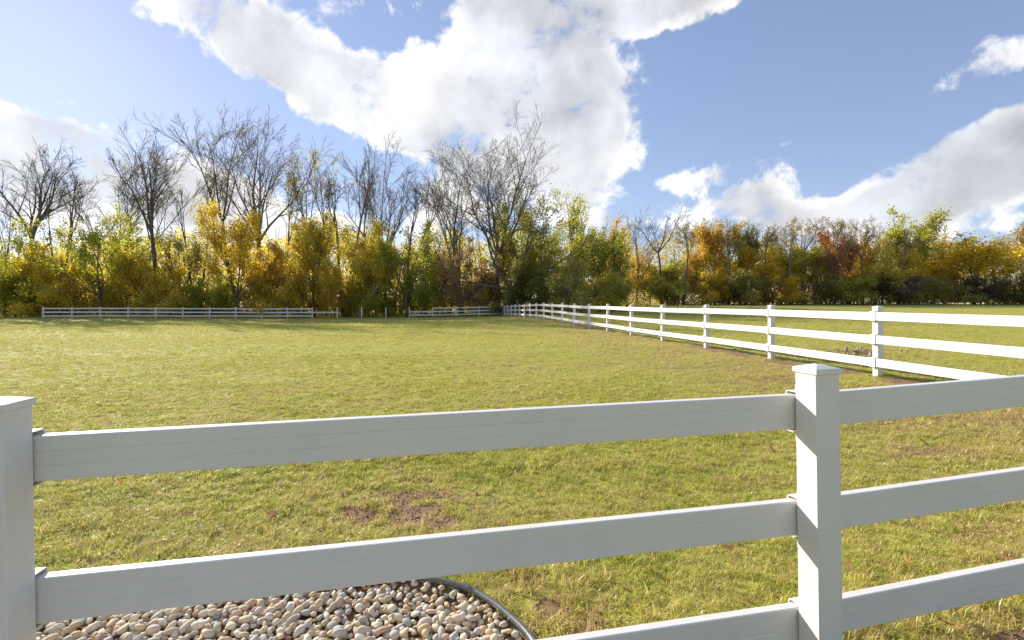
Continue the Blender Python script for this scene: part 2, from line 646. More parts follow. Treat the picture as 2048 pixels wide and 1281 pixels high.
def foot_attr(me, z0, z1):
    z = np.array([v.co.z for v in me.vertices])
    fattr(me, "foot", 1 - np.clip((z - z0) / (z1 - z0), 0, 1))


def post_mesh(h, cuts=True):
    # several rings so the soil splash at the foot has vertices to fade over
    w, c = PW / 2, .005
    ring = [(w - c, -w), (w, -w + c), (w, w - c), (w - c, w), (-w + c, w), (-w, w - c), (-w, -w + c), (-w + c, -w)]
    zs = [-.35, 0, .06, .14, .25, h]
    V = [(x, y, z) for z in zs for x, y in ring]
    fs = []
    for k in range(len(zs) - 1):
        for i in range(8):
            j = (i + 1) % 8
            fs.append((k * 8 + i, k * 8 + j, (k + 1) * 8 + j, (k + 1) * 8 + i))
    fs.append(tuple(range((len(zs) - 1) * 8, len(zs) * 8)))
    me = mesh_np("post", V, faces=fs, mats=(VINYL,))
    foot_attr(me, .0, .22)
    return me


def cap_mesh(h):
    """four-sided pyramid cap with a lip, a small screw at its tip"""
    w, t, r = PW / 2 + .0065, .022, .016
    prof = [(PW / 2 + .0015, h - .018), (w - .002, h - .018), (w, h - .016), (w, h + .004), (w - .003, h + .0065), (w * .52, h + .0165), (.006, h + t + .002)]
    V, fs = [], []
    for a, z in prof:
        V += [(a, -a, z), (a, a, z), (-a, a, z), (-a, -a, z)]
    for k in range(len(prof) - 1):
        for i in range(4):
            j = (i + 1) % 4
            fs.append((k * 4 + i, k * 4 + j, (k + 1) * 4 + j, (k + 1) * 4 + i))
    n0 = len(V)
    fs.append(tuple(range(n0 - 4, n0)))
    nface = len(fs)
    for zz, rr in ((h + t - .001, .007), (h + t + .004, .0055)):
        V += [(rr * math.cos(i * math.pi / 3), rr * math.sin(i * math.pi / 3), zz) for i in range(6)]
    for i in range(6):
        j = (i + 1) % 6
        fs.append((n0 + i, n0 + j, n0 + 6 + j, n0 + 6 + i))
    fs.append(tuple(range(n0 + 6, n0 + 12)))
    me = mesh_np("post_cap", V, faces=fs, mats=(VINYL, SCREW))
    for i in range(nface, len(fs)):
        me.polygons[i].material_index = 1
    return me


RT = 0.046   # rail thickness


def rail_mesh(hr):
    """hollow-board profile: rounded edges and two shallow grooves on both faces, one unit long on X"""
    h, t = hr / 2, RT / 2
    g1 = hr * .155
    side = [(-h + .006, t), (-g1 - .003, t), (-g1, t - .0022), (-g1 + .003, t - .0007), (g1 - .003, t - .0007), (g1, t - .0022), (g1 + .003, t), (h - .006, t), (h - .0018, t - .0018), (h, t - .006)]
    prof = [(y, z) for z, y in side] + [(-y, z) for z, y in side[::-1]]
    low = [(t - .006, -h), (t - .0018, -h + .0018)]
    prof = [low[0], low[1]] + prof + [(-low[1][0], low[1][1]), (-low[0][0], low[0][1])]
    n = len(prof)
    V = [(x, y, z) for x in (-.5, .5) for y, z in prof]
    fs = [(i, n + i, n + (i + 1) % n, (i + 1) % n) for i in range(n)]
    fs += [tuple(range(n)), tuple(range(2 * n - 1, n - 1, -1))]
    fs = [f[::-1] for f in fs]
    return mesh_np("rail", V, faces=fs, mats=(VINYL,))


def bracket_mesh(hr):
    """U strap that holds the rails to the post, flanges screwed on above and below; y points away from the post"""
    g_, d, fl, th, w = hr / 2 + .013, .060, .036, .004, PW * .92
    outer = [(0, g_ + fl), (0, g_), (d - .010, g_), (d - .003, g_ - .003), (d, g_ - .010), (d, -g_ + .010), (d - .003, -g_ + .003), (d - .010, -g_), (0, -g_), (0, -g_ - fl)]
    P = np.array(outer)
    # thicken outwards
    off = np.array([(th, g_ + fl), (th, g_ + th), (d - .010, g_ + th), (d, g_), (d + th, g_ - .010), (d + th, -g_ + .010), (d, -g_), (d - .010, -g_ - th), (th, -g_ - th), (th, -g_ - fl)])
    prof = np.concatenate([P, off[::-1]])
    n, k = len(prof), len(outer)
    V = [(x, y, z) for x in (-w / 2, w / 2) for y, z in prof]
    fs = [(i, (i + 1) % n, n + (i + 1) % n, n + i) for i in range(n)]
    for s in (0, n):
        for i in range(k - 1):
            a, b, c, d_ = s + i, s + i + 1, s + n - 2 - i, s + n - 1 - i
            fs.append((a, d_, c, b) if s == 0 else (a, b, c, d_))
    nf = len(fs)
    for sx in (-1, 1):
        for sz in (-1, 1):
            b0 = len(V)
            cx, cz = sx * w * .30, sz * (g_ + fl * .62)
            V += [(cx + .004 * math.cos(a * math.pi / 3), th + .0015, cz + .004 * math.sin(a * math.pi / 3)) for a in range(6)]
            fs.append(tuple(range(b0, b0 + 6)))
    me = mesh_np("rail_bracket", V, faces=fs, mats=(VINYL, SCREW))
    for i in range(nf, len(fs)):
        me.polygons[i].material_index = 1
    return me


def build_fence(name, label, cat, posts, spans, side, h, rail_tops, hr, meshes, tilt=0.0, rnd=None, caps=True, brackets=True, group=None):
    """posts [(x,y,z)], spans {i: (rail indices)} between post i and i+1; side +1 puts rails to the left of the run"""
    root = bpy.data.objects.new(name, None)
    COL.objects.link(root)
    root.empty_display_size = .2
    o0 = Vector(posts[0])
    root.location = o0
    set_props(root, label, cat, group)
    pm, cm, rm, bm_ = meshes
    P = [Vector(p) for p in posts]
    n = len(P)
    dirs = []
    for i in range(n):
        a, b = P[max(i - 1, 0)], P[min(i + 1, n - 1)]
        d = Vector((b.x - a.x, b.y - a.y, 0)).normalized()
        dirs.append(d)
    for i in range(n):
        d = dirs[i]
        yaw = math.atan2(d.y, d.x)
        tl = tilt + (rnd.uniform(-.006, .006) if rnd else 0)
        tl2 = rnd.uniform(-.006, .006) if rnd else 0
        po = add("post", pm, root, P[i] - o0, (tl2, -tl, yaw))
        if caps:
            add("post_cap", cm, po)
        if brackets:
            used = set(spans.get(i - 1, ())) | set(spans.get(i, ()))
            for r in sorted(used):
                zt = rail_tops[r] - hr / 2
                add("rail_bracket", bm_, po, (0, side * (PW / 2 + .0005), zt), (0, 0, 0 if side > 0 else math.pi))
    for i, rails in spans.items():
        a, b = P[i], P[i + 1]
        for r in rails:
            ends = []
            for k, s in ((i, 1), (i + 1, -1)):
                d = dirs[k]
                nrm = Vector((-d.y, d.x, 0)) * side
                z = rail_tops[r] - hr / 2
                lean = Vector((-math.sin(tilt) * d.x * z, -math.sin(tilt) * d.y * z, 0))
                jit = rnd.uniform(-.004, .004) if rnd else 0
                ends.append(P[k] + nrm * (PW / 2 + .006 + RT / 2) + lean + Vector((0, 0, z + jit)))
            v = ends[1] - ends[0]
            L = v.length - .005
            mid_ = (ends[0] + ends[1]) / 2
            yaw = math.atan2(v.y, v.x)
            pitch = -math.asin(v.z / v.length)
            add("rail", rm, root, mid_ - o0, (0, pitch, yaw), (L, 1, 1))
    return root


rnd = random.Random(3)
# near fence: rails on the paddock side (left of the run from left to right)
NH = 1.417
n_hr = .160
n_tops = {0: NH - .130, 1: NH - .130 - .497, 2: NH - .130 - .994}
near_meshes = (post_mesh(NH), cap_mesh(NH), rail_mesh(n_hr), bracket_mesh(n_hr))
c2 = np.array([1.408, 2.205])
ul = np.array([math.cos(.189), math.sin(.189)])
ur = np.array([math.cos(.222), math.sin(.222)])
sp_l, sp_r = 3.155, 3.05
Z2 = CAMZ - .317 - 1.395
near_posts = [(*(c2 - 2 * sp_l * ul), Z2 - .055), (*(c2 - sp_l * ul), Z2 - .038), (*c2, Z2), (*(c2 + sp_r * ur), Z2 + .085), (*(c2 + 2 * sp_r * ur), Z2 + .17)]
corner = (8.30, 3.74)
near_fence = build_fence("rail_fence", "white vinyl three-rail fence right in front of the camera, ridged rails behind the posts", "fence", near_posts,
                         {0: (0, 1, 2), 1: (0, 1, 2), 2: (0, 1, 2), 3: (0, 1, 2)}, 1, NH, n_tops, n_hr, near_meshes, tilt=.016)

# long side fence running away to the far corner: rails on the paddock side (left of a run going away)
RH = 1.365
r_hr = .160
r_tops = {0: RH - .100, 1: RH - .100 - .447, 2: RH - .100 - .894}
far_meshes = (post_mesh(RH), cap_mesh(RH), rail_mesh(r_hr), bracket_mesh(r_hr))
side_posts = []
for k in range(-2, 19):
    x, y = RF0 + RFD * SP * k
    side_posts.append((x, y, gz(x, y) + rnd.uniform(-.012, .012)))
side_fence = build_fence("rail_fence", "long sunlit white vinyl three-rail fence running away to the far paddock corner", "fence", side_posts,
                         {i: (0, 1, 2) for i in range(len(side_posts) - 1)}, 1, RH, r_tops, r_hr, far_meshes, rnd=rnd)

# far fence across the back of the paddock, rails towards the camera (right of a run to the right)
FF0 = np.array([-55.75, 57.57])
FFD = np.array([.989, .1475])


def far_post(j):
    x, y = FF0 + FFD * SP * j
    return (x, y, gz(x, y) + rnd.uniform(-.015, .015))


fp = [far_post(j) for j in range(19)]
build_fence("rail_fence", "far left run of white three-rail fence before the trees, its last bay with one rail", "fence", fp[0:12],
            {**{i: (0, 1, 2) for i in range(10)}, 10: (1,)}, -1, RH, r_tops, r_hr, far_meshes, rnd=rnd)
build_fence("rail_fence", "short far white fence run meeting the corner, its first bay missing the top rail", "fence", fp[14:19],
            {0: (1, 2), 1: (0, 1, 2), 2: (0, 1, 2), 3: (0, 1, 2)}, -1, RH, r_tops, r_hr, far_meshes, rnd=rnd)
for j, lab in ((12, "lone white fence post without rails, just right of the single-rail bay"), (13, "lone white fence post without rails, nearer the corner run")):
    root = bpy.data.objects.new("fence_post", None)
    COL.objects.link(root)
    root.location = fp[j]
    set_props(root, lab, "fence post", "bare posts in the gap of the far fence")
    po = add("post", far_meshes[0], root, (0, 0, 0), (0, rnd.uniform(-.01, .01), .148))
    add("post_cap", far_meshes[1], po)

# thin steel stake standing by the far corner
METAL = simple_mat("grey_steel", (.42, .43, .45), .45)
x, y, z = at(1030, 56.2)
st = bpy.data.objects.new("steel_stake", None)
COL.objects.link(st)
st.location = (x + .25, y, gz(x, y))
set_props(st, "thin grey steel stake taller than the side fence near the far corner", "stake")
add("shaft", box_mesh("stake_shaft", .035, .035, 2.25, -.3, .004, (METAL,)), st)
add("flange", box_mesh("stake_flange", .075, .012, .22, 1.72, .002, (METAL,)), st, (0, -.024, 0))

# ------------------------------------------------------------------ pebble bed and its edging
rs = np.random.RandomState(11)


def pebble_meshes(n, sub=2):
    import bmesh
    out = []
    for k in range(n):
        bm = bmesh.new()
        bmesh.ops.create_icosphere(bm, subdivisions=sub, radius=1.0)
        r = random.Random(100 + k)
        ax = Vector((r.uniform(.85, 1.45), r.uniform(.6, .95), r.uniform(.4, .72)))
        bumps = [(Vector((r.gauss(0, 1), r.gauss(0, 1), r.gauss(0, 1))).normalized(), r.uniform(-.34, .2)) for _ in range(7)]
        for v in bm.verts:
            d = v.co.normalized()
            f = 1 + sum(a * max(0, d.dot(b)) ** 3 for b, a in bumps)
            v.co = Vector((d.x * ax.x, d.y * ax.y, d.z * ax.z)) * f
        me = bpy.data.meshes.new("pebble")
        bm.to_mesh(me)
        bm.free()
        me.polygons.foreach_set('use_smooth', np.ones(len(me.polygons), dtype=bool))
        out.append(me)
    return out


def stone_mat(name, per_vertex=False):
    m, q, out = new_mat(name)
    if per_vertex:
        a = q.n('ShaderNodeAttribute'); a.attribute_name = "tint"
        rv = a.outputs['Fac']
    else:
        rv = q.n('ShaderNodeObjectInfo').outputs['Random']
    t = q.n('ShaderNodeNewGeometry')
    n = q.noise(t.outputs['Position'], 28.0, 5, .65)
    n2 = q.noise(t.outputs['Position'], 160.0, 3, .6)
    c = q.ramp(rv, [(0.0, (.33, .31, .28)), (.10, (.50, .44, .33)), (.22, (.46, .34, .17)), (.33, (.22, .22, .215)), (.45, (.56, .51, .41)), (.56, (.44, .28, .12)),
                    (.66, (.30, .285, .26)), (.76, (.52, .42, .26)), (.85, (.36, .19, .11)), (.92, (.60, .56, .48)), (1.0, (.25, .235, .21))])
    c = q.mix(q.remap(n.outputs['Fac'], .45, .75, 0, .5), c, (.30, .21, .11))
    c = q.mix(q.remap(n2.outputs['Fac'], .62, .8, 0, .35), c, (.60, .57, .52))
    c = q.mix(1.0, q.mix(.2, c, (.40, .38, .35)), (1.34, 1.34, 1.32), 'MULTIPLY')
    p = principled(q, Base_Color=c, Roughness=.8)
    p.inputs['Specular IOR Level'].default_value = .25
    b = q.n('ShaderNodeBump'); b.inputs['Strength'].default_value = .3; b.inputs['Distance'].default_value = .004
    q.link(n2.outputs['Fac'], b.inputs['Height']); q.link(b.outputs[0], p.inputs['Normal'])
    q.link(p.outputs[0], out.inputs[0])
    return m


STONE = stone_mat("river_stone")
STONE_V = stone_mat("river_stone_mass", True)
PEB = pebble_meshes(16)
for me in PEB:
    me.materials.append(STONE)
bed_root = bpy.data.objects.new("pebble_bed", None)
COL.objects.link(bed_root)
bed_root.location = (-1.0, 2.6, 0)
set_props(bed_root, "bed of rounded tan, grey and white river pebbles inside the dark edging", "pebble bed", kind="structure")
# two layers on a jittered hexagonal lattice
cand = []
for layer, (st_, dz) in enumerate(((.043, .010), (.049, .028))):
    row = 0
    yy = .7
    while yy < 3.05:
        xx = -4.2 + (st_ / 2 if row % 2 else 0)
        while xx < .25:
            x, y = xx + rs.uniform(-.45, .45) * st_, yy + rs.uniform(-.45, .45) * st_
            if layer == 0 or rs.rand() < .8:
                cand.append((x, y, dz, layer))
            xx += st_
        yy += st_ * .86
        row += 1
cand = np.array(cand)
ok = in_poly(cand[:, 0], cand[:, 1], BED) & (bed_dist(cand[:, 0], cand[:, 1]) > .026)
cand = cand[ok]
cz = ground_height(cand[:, 0], cand[:, 1]) + cand[:, 2]
ppx = 1024 + F * cand[:, 0] / cand[:, 1]
ppy = 608 - F * (cz - CAMZ) / cand[:, 1]
rail_low = 1248 - (ppx - 76) * (1248 - 1075) / (1593 - 76)        # lower edge of the middle rail in the picture
seen = (ppx > 60) & (ppx < 1090) & (ppy < 1290) & (ppy > rail_low - 8)
order = np.argsort(np.where(seen, 0, 1) * 1e6 - cand[:, 3] * 1e3 - ppy)
singles = [i for i in order if seen[i]][:300]
single_set = set(singles)
sizes = rs.uniform(.0135, .031, len(cand)) * np.where(rs.rand(len(cand)) < .12, 1.3, 1)
rots = rs.uniform(-.5, .5, (len(cand), 3))
rots[:, 2] = rs.uniform(0, 6.28, len(cand))
which = rs.randint(0, len(PEB), len(cand))
base = np.array(bed_root.location)
MV, MT, MQ, nv = [], [], [], 0
PEB_LOW = pebble_meshes(16, 1)
pv = [np.array([v.co for v in me.vertices]) for me in PEB_LOW]
pt = [np.array([p.vertices[:] for p in me.polygons]) for me in PEB_LOW]
for me in PEB_LOW:
    bpy.data.meshes.remove(me)
for i in range(len(cand)):
    c = np.array([cand[i, 0], cand[i, 1], cz[i] + sizes[i] * .25])
    if i in single_set:
        add("pebble", PEB[which[i]], bed_root, c - base, rots[i], [sizes[i]] * 3)
    else:
        R = np.array(Euler(rots[i]).to_matrix())
        V = pv[which[i]] @ R.T * sizes[i] + c - base
        MV.append(V); MT.append(pt[which[i]] + nv); MQ.append(np.full(len(V), rs.rand())); nv += len(V)
if MV:
    me = mesh_np("pebble_mass", np.concatenate(MV), tris=np.concatenate(MT), smooth=True, mats=(STONE_V,))
    fattr(me, "tint", np.concatenate(MQ))
    set_props(add("pebbles", me, bed_root), kind="stuff")


def spline(P, n):
    P = np.asarray(P, float)
    d = np.concatenate([[0], np.cumsum(np.linalg.norm(np.diff(P, axis=0), axis=1))])
    # Catmull-Rom through the points
    ts = np.linspace(0, d[-1], n)
    out = []
    for t in ts:
        i = min(np.searchsorted(d, t, side='right') - 1, len(P) - 2)
        u = (t - d[i]) / (d[i + 1] - d[i])
        p0, p1, p2, p3 = P[max(i - 1, 0)], P[i], P[i + 1], P[min(i + 2, len(P) - 1)]
        out.append(.5 * ((2 * p1) + (-p0 + p2) * u + (2 * p0 - 5 * p1 + 4 * p2 - p3) * u ** 2 + (-p0 + 3 * p1 - 3 * p2 + p3) * u ** 3))
    return np.array(out)


def tube(pts, rad, sides=6, up=(0, 0, 1)):
    """pts (M,n,3), rad (M,n): M tubes at once"""
    pts = np.asarray(pts, float); rad = np.asarray(rad, float)
    if pts.ndim == 2:
        pts, rad = pts[None], rad[None]
    M, n, _ = pts.shape
    d = np.gradient(pts, axis=1)
    d /= np.linalg.norm(d, axis=2, keepdims=True) + 1e-9
    ref = np.where(np.abs(d[..., 2:3]) > .9, np.array([1., 0, 0]), np.array([0, 0, 1.]))
    ref = np.broadcast_to(ref[:, :1], d.shape)
    a = np.cross(d, ref); a /= np.linalg.norm(a, axis=2, keepdims=True) + 1e-9
    b = np.cross(d, a)
    th = np.arange(sides) * 2 * np.pi / sides
    V = pts[:, :, None] + rad[:, :, None, None] * (a[:, :, None] * np.cos(th)[None, None, :, None] + b[:, :, None] * np.sin(th)[None, None, :, None])
    i = np.arange(M * n * sides).reshape(M, n, sides)
    q_ = np.stack([i[:, :-1], np.roll(i[:, :-1], -1, 2), np.roll(i[:, 1:], -1, 2), i[:, 1:]], -1).reshape(-1, 4)
    return V.reshape(-1, 3), q_[:, ::-1]


RUBBER = simple_mat("dark_grey_plastic", (.115, .115, .12), .38, .15, 12, .1, 90)
ec = spline(EDGE, 150)
ez = gz(ec[:, 0], ec[:, 1]) + .016
V, Q = tube(np.column_stack([ec, ez]), np.full(150, .0195), 12)
V2, Q2 = tube(np.column_stack([ec, ez - .035]), np.full(150, .008), 6)
edg = add("landscape_edging", mesh_np("landscape_edging", np.concatenate([V, V2]), quads=np.concatenate([Q, Q2 + len(V)]), smooth=True, mats=(RUBBER,)))
set_props(edg, "dark grey plastic edging tube curving between the pebbles and the grass", "edging")

# ------------------------------------------------------------------ rubble heap in the side field
x0, y0, z0 = at(1692, 13.2)
heap = bpy.data.objects.new("rubble_heap", None)
COL.objects.link(heap)
heap.location = (x0, y0, z0)
set_props(heap, "low heap of pale stones and dry twigs beyond the side fence", "rubble heap")
PALE = simple_mat("pale_rubble", (.52, .41, .34), .85, .2, 9)
GREYR = simple_mat("grey_rubble", (.38, .34, .30), .85, .2, 9)
TWIG = simple_mat("dry_twig", (.34, .24, .15), .9, .2, 9)
rk = []
for k in range(6):
    me = PEB[k].copy()
    me.materials.clear()
    me.materials.append(PALE if k % 2 else GREYR)
    co = np.array([v.co for v in me.vertices])
    co *= (1 + .25 * (rs.rand(len(co), 1) - .5))
    me.vertices.foreach_set('co', co.astype(np.float32).ravel())
    me.polygons.foreach_set('use_smooth', np.zeros(len(me.polygons), dtype=bool))
    rk.append(me)
for k in range(40):
    x = rs.normal(0, .62)
    y = rs.normal(0, .3)
    s = rs.uniform(.022, .055) * (1.3 if abs(x - .25) < .3 else 1)
    zz = gz(x0 + x, y0 + y) - z0 + s * .35 + max(0, .17 - .25 * math.hypot(x - .25, y * 1.5)) * rs.rand()
    add("rock", rk[k % 6], heap, (x, y, zz), rs.uniform(0, 6, 3), [s] * 3)
tv, tq, nvv = [], [], 0
for k in range(26):
    a = rs.uniform(0, 6.28)
    p0 = np.array([rs.normal(.2, .5), rs.normal(0, .25), .06])
    L = rs.uniform(.25, .7)
    up = rs.uniform(.05, .7)
    pts = np.array([p0 + np.array([math.cos(a) * L * t, math.sin(a) * L * t, up * L * t]) + rs.normal(0, .015, 3) for t in (0, .33, .66, 1)])
    V, Q = tube(pts, np.array([.008, .007, .005, .002]), 4)
    tv.append(V); tq.append(Q + nvv); nvv += len(V)
add("twigs", mesh_np("twigs", np.concatenate(tv), quads=np.concatenate(tq), mats=(TWIG,)), heap)

# ------------------------------------------------------------------ trees
def rot_about(axis_, ang, v):
    """rotate vectors v (M,3) about unit axes (M,3) by ang (M,)"""
    c, s = np.cos(ang)[:, None], np.sin(ang)[:, None]
    return v * c + np.cross(axis_, v) * s + axis_ * (axis_ * v).sum(1, keepdims=True) * (1 - c)


def grow(rng, S, D, L, R, nstep, wander, trop, taper_end):
    M = len(S)
    pts = np.zeros((M, nstep + 1, 3))
    pts[:, 0] = S
    d = D.copy()
    for k in range(nstep):
        d = d + rng.normal(0, wander, (M, 3)) + np.array([0, 0, trop])
        d /= np.linalg.norm(d, axis=1, keepdims=True)
        pts[:, k + 1] = pts[:, k] + d * (L / nstep)[:, None]
    t = np.linspace(0, 1, nstep + 1)
    rad = R[:, None] * (1 - (1 - taper_end) * t[None] ** .9)
    return pts, rad


def children(rng, pts, rad, L, k, t0, t1, ang, angj, ratio, shrink, rratio):
    """k side branches on each parent"""
    M, n, _ = pts.shape
    t = t0 + (t1 - t0) * ((np.arange(k)[None] + rng.rand(M, k) * .9) / k) ** .8
    t = np.clip(t, 0, .999)
    f = t * (n - 1)
    i = f.astype(int)
    u = (f - i)[..., None]
    m = np.arange(M)[:, None]
    P = pts[m, i] * (1 - u) + pts[m, i + 1] * u
    d = pts[m, i + 1] - pts[m, i]
    d /= np.linalg.norm(d, axis=2, keepdims=True) + 1e-9
    r = rad[m, i] * (1 - u[..., 0]) + rad[m, i + 1] * u[..., 0]
    ref = rng.normal(0, 1, (M, k, 3))
    perp = np.cross(d, ref)
    perp /= np.linalg.norm(perp, axis=2, keepdims=True) + 1e-9
    a = np.radians((ang + rng.normal(0, angj, (M, k))) * (1.15 - .45 * t))
    nd = d * np.cos(a)[..., None] + perp * np.sin(a)[..., None]
    nl = L[:, None] * ratio * (1 - shrink * (t - t0) / max(t1 - t0, 1e-6)) * rng.uniform(.7, 1.2, (M, k))
    return P.reshape(-1, 3), nd.reshape(-1, 3), nl.ravel(), (r * rratio).ravel()


def skeleton(seed, H, fork=.35, limbs=5, spread=24, lean=(0, 0), trunk_r=None, sec=7, ter=6, twig=7, stems=1, trop=.06, base_spread=.0, wig=.08, twig_len=1.0, low=.2, tr_scale=1.0):
    """returns list of (pts, rad) per level; the last levels are twigs"""
    rng = np.random.RandomState(seed)
    trunk_r = (trunk_r or H * .012) * 1.15
    lev = []
    S = np.zeros((stems, 3)); D = np.zeros((stems, 3))
    for s in range(stems):
        a = 2 * np.pi * s / stems + rng.rand() * 1.2
        S[s] = (math.cos(a) * base_spread * .5, math.sin(a) * base_spread * .5, -.4)
        b = base_spread * .22 if stems > 1 else 0
        D[s] = (lean[0] + math.cos(a) * b, lean[1] + math.sin(a) * b, 1)
    D /= np.linalg.norm(D, axis=1, keepdims=True)
    L0 = np.full(stems, H * fork + .4) * rng.uniform(.8, 1.2, stems)
    R0 = np.full(stems, trunk_r) / math.sqrt(stems) * (1.15 if stems > 1 else 1)
    pts, rad = grow(rng, S, D, L0, R0, 5, .035, .0, .72)
    rad[:, 0] *= 1.25
    lev.append((pts, rad))
    # main limbs leave the top of the trunk
    nl = max(2, round(limbs / stems))
    P = np.repeat(pts[:, -1], nl, 0)
    d0 = np.repeat(pts[:, -1] - pts[:, -2], nl, 0)
    d0 /= np.linalg.norm(d0, axis=1, keepdims=True)
    n = len(P)
    az_ = np.tile(np.arange(nl) * 2 * np.pi / nl, stems) + rng.uniform(-.5, .5, n)
    an = np.radians(spread * 1.25) * rng.uniform(.25, 1.3, n)
    perp = np.stack([np.cos(az_), np.sin(az_), np.zeros(n)], 1)
    D1 = d0 * np.cos(an)[:, None] + perp * np.sin(an)[:, None]
    L1 = H * (1 - fork) * rng.uniform(.60, .86, n) * (1 - .22 * an / max(an.max(), 1e-6))
    R1 = np.repeat(rad[:, -1], nl) * rng.uniform(.6, .9, n)
    p1, r1 = grow(rng, P, D1, L1, R1, 8, wig, trop * .9, .24)
    lev.append((p1, r1))
    c = children(rng, p1, r1, L1, sec, low, 1.0, 40, 9, .56, .22, .62)
    p2, r2 = grow(rng, *c, 6, wig * 1.3, trop, .22)
    r2 = np.maximum(r2, .028)
    lev.append((p2, r2))
    c2_ = children(rng, p2, r2, c[2], ter, .2, 1.0, 40, 12, .50, .3, .64)
    p3, r3 = grow(rng, *c2_, 4, wig * 1.7, trop * .8, .3)
    r3 = np.maximum(r3, .016)
    lev.append((p3, r3))
    if twig:
        c3 = children(rng, p3, r3, c2_[2], twig, .15, .98, 38, 14, .55 * twig_len, .4, .7)
        p4, r4 = grow(rng, *c3, 2, wig * 2, trop * .6, .5)
        r4 = np.clip(r4, .010, .019)
        lev.append((p4, r4))
    return lev


def wood_mesh(name, lev, mat, nlev=None):
    V, Q, n = [], [], 0
    sides = (8, 6, 5, 4, 3)
    for k, (p_, r_) in enumerate(lev[:nlev] if nlev else lev):
        v, q_ = tube(p_, r_, sides[min(k, 4)])
        V.append(v); Q.append(q_ + n); n += len(v)
    return mesh_np(name, np.concatenate(V), quads=np.concatenate(Q), smooth=True, mats=(mat,))


def leaf_cards(rng, C, size, tint, flat=.0):
    """small folded leaf clusters: one bent quad each"""
    N = len(C)
    nrm = rng.normal(0, 1, (N, 3)) + np.array([0, 0, flat])
    nrm /= np.linalg.norm(nrm, axis=1, keepdims=True) + 1e-9
    ref = rng.normal(0, 1, (N, 3))
    a = np.cross(nrm, ref); a /= np.linalg.norm(a, axis=1, keepdims=True) + 1e-9
    b = np.cross(nrm, a)
    s = (size * rng.uniform(.6, 1.35, N))[:, None]
    w = s * rng.uniform(.5, .8, N)[:, None]
    V = np.stack([C - a * s * .5, C + b * w * .5 + nrm * s * .12, C + a * s * .5, C - b * w * .5 + nrm * s * .12], 1).reshape(-1, 3)
    Q = np.arange(N * 4).reshape(N, 4)
    return V, Q, np.repeat(tint, 4)


def crown_mesh(name, seed, lev, per, jit, size, mat, levels=(-1,), keep=1.0, zmin=.3, gap=.0):
    rng = np.random.RandomState(seed + 77)
    C, T = [], []
    for L_ in levels:
        p_, r_ = lev[L_]
        M, n, _ = p_.shape
        t = rng.rand(M, per) * (n - 1)
        i = np.minimum(t.astype(int), n - 2)
        u = (t - i)[..., None]
        m_ = np.arange(M)[:, None]
        c = p_[m_, i] * (1 - u) + p_[m_, i + 1] * u
        c = c + rng.normal(0, jit, c.shape)
        tint = np.clip(.5 + rng.normal(0, .13, (M, 1)) + rng.normal(0, .12, (M, per)), 0, 1)
        use = rng.rand(M, 1) < keep
        k = np.broadcast_to(use, (M, per)).ravel()
        C.append(c.reshape(-1, 3)[k]); T.append(tint.ravel()[k])
    C, T = np.concatenate(C), np.concatenate(T)
    if gap:
        f_ = fbm(C[:, 0] + seed * 3.1, C[:, 2] + C[:, 1] * .6, .55)
        ok_ = f_ > gap * rng.uniform(.8, 1.2, len(C))
        C, T = C[ok_], T[ok_]
    ok_ = C[:, 2] > zmin
    C, T = C[ok_], T[ok_]
    V, Q, t = leaf_cards(rng, C, size, T)
    me = mesh_np(name, V, quads=Q, mats=(mat,))
    fattr(me, "tint", t)
    return me


BARK_D = bark_mat("dark_bark", (.17, .138, .115))
BARK_G = bark_mat("grey_bark", (.25, .215, .185))
BARK_B = bark_mat("brown_bark", (.15, .115, .085))
LM = {
    'yellow': leaf_mat("yellow_leaves", [(0, (.26, .27, .035)), (.35, (.50, .44, .055)), (.7, (.70, .57, .09)), (1, (.78, .66, .19))]),
    'golden': leaf_mat("golden_leaves", [(0, (.30, .25, .025)), (.35, (.54, .42, .038)), (.7, (.70, .53, .055)), (1, (.76, .60, .13))]),
    'lime': leaf_mat("yellow_green_leaves", [(0, (.16, .20, .028)), (.35, (.33, .35, .045)), (.7, (.50, .48, .07)), (1, (.68, .60, .13))]),
    'olive': leaf_mat("olive_leaves", [(0, (.16, .165, .040)), (.35, (.30, .285, .065)), (.7, (.44, .39, .095)), (1, (.56, .48, .15))]),
    'green': leaf_mat("green_leaves", [(0, (.085, .12, .020)), (.35, (.18, .215, .034)), (.7, (.30, .32, .046)), (1, (.48, .44, .08))]),
    'orange': leaf_mat("orange_leaves", [(0, (.30, .20, .035)), (.35, (.50, .34, .065)), (.7, (.62, .43, .09)), (1, (.68, .52, .14))]),
    'rust': leaf_mat("rust_leaves", [(0, (.22, .125, .07)), (.4, (.36, .20, .11)), (.7, (.44, .28, .12)), (1, (.50, .42, .13))]),
    'red': leaf_mat("red_orange_leaves", [(0, (.40, .15, .055)), (.4, (.58, .24, .10)), (.7, (.62, .33, .11)), (1, (.60, .44, .14))]),
    'tan': leaf_mat("tan_leaves", [(0, (.26, .20, .10)), (.5, (.40, .32, .16)), (1, (.52, .43, .20))]),
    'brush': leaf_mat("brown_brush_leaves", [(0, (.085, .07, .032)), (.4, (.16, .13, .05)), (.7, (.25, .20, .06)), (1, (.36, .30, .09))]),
    'dusk': leaf_mat("dark_shrub_leaves", [(0, (.085, .068, .055)), (.5, (.16, .13, .10)), (1, (.26, .20, .13))]),
}


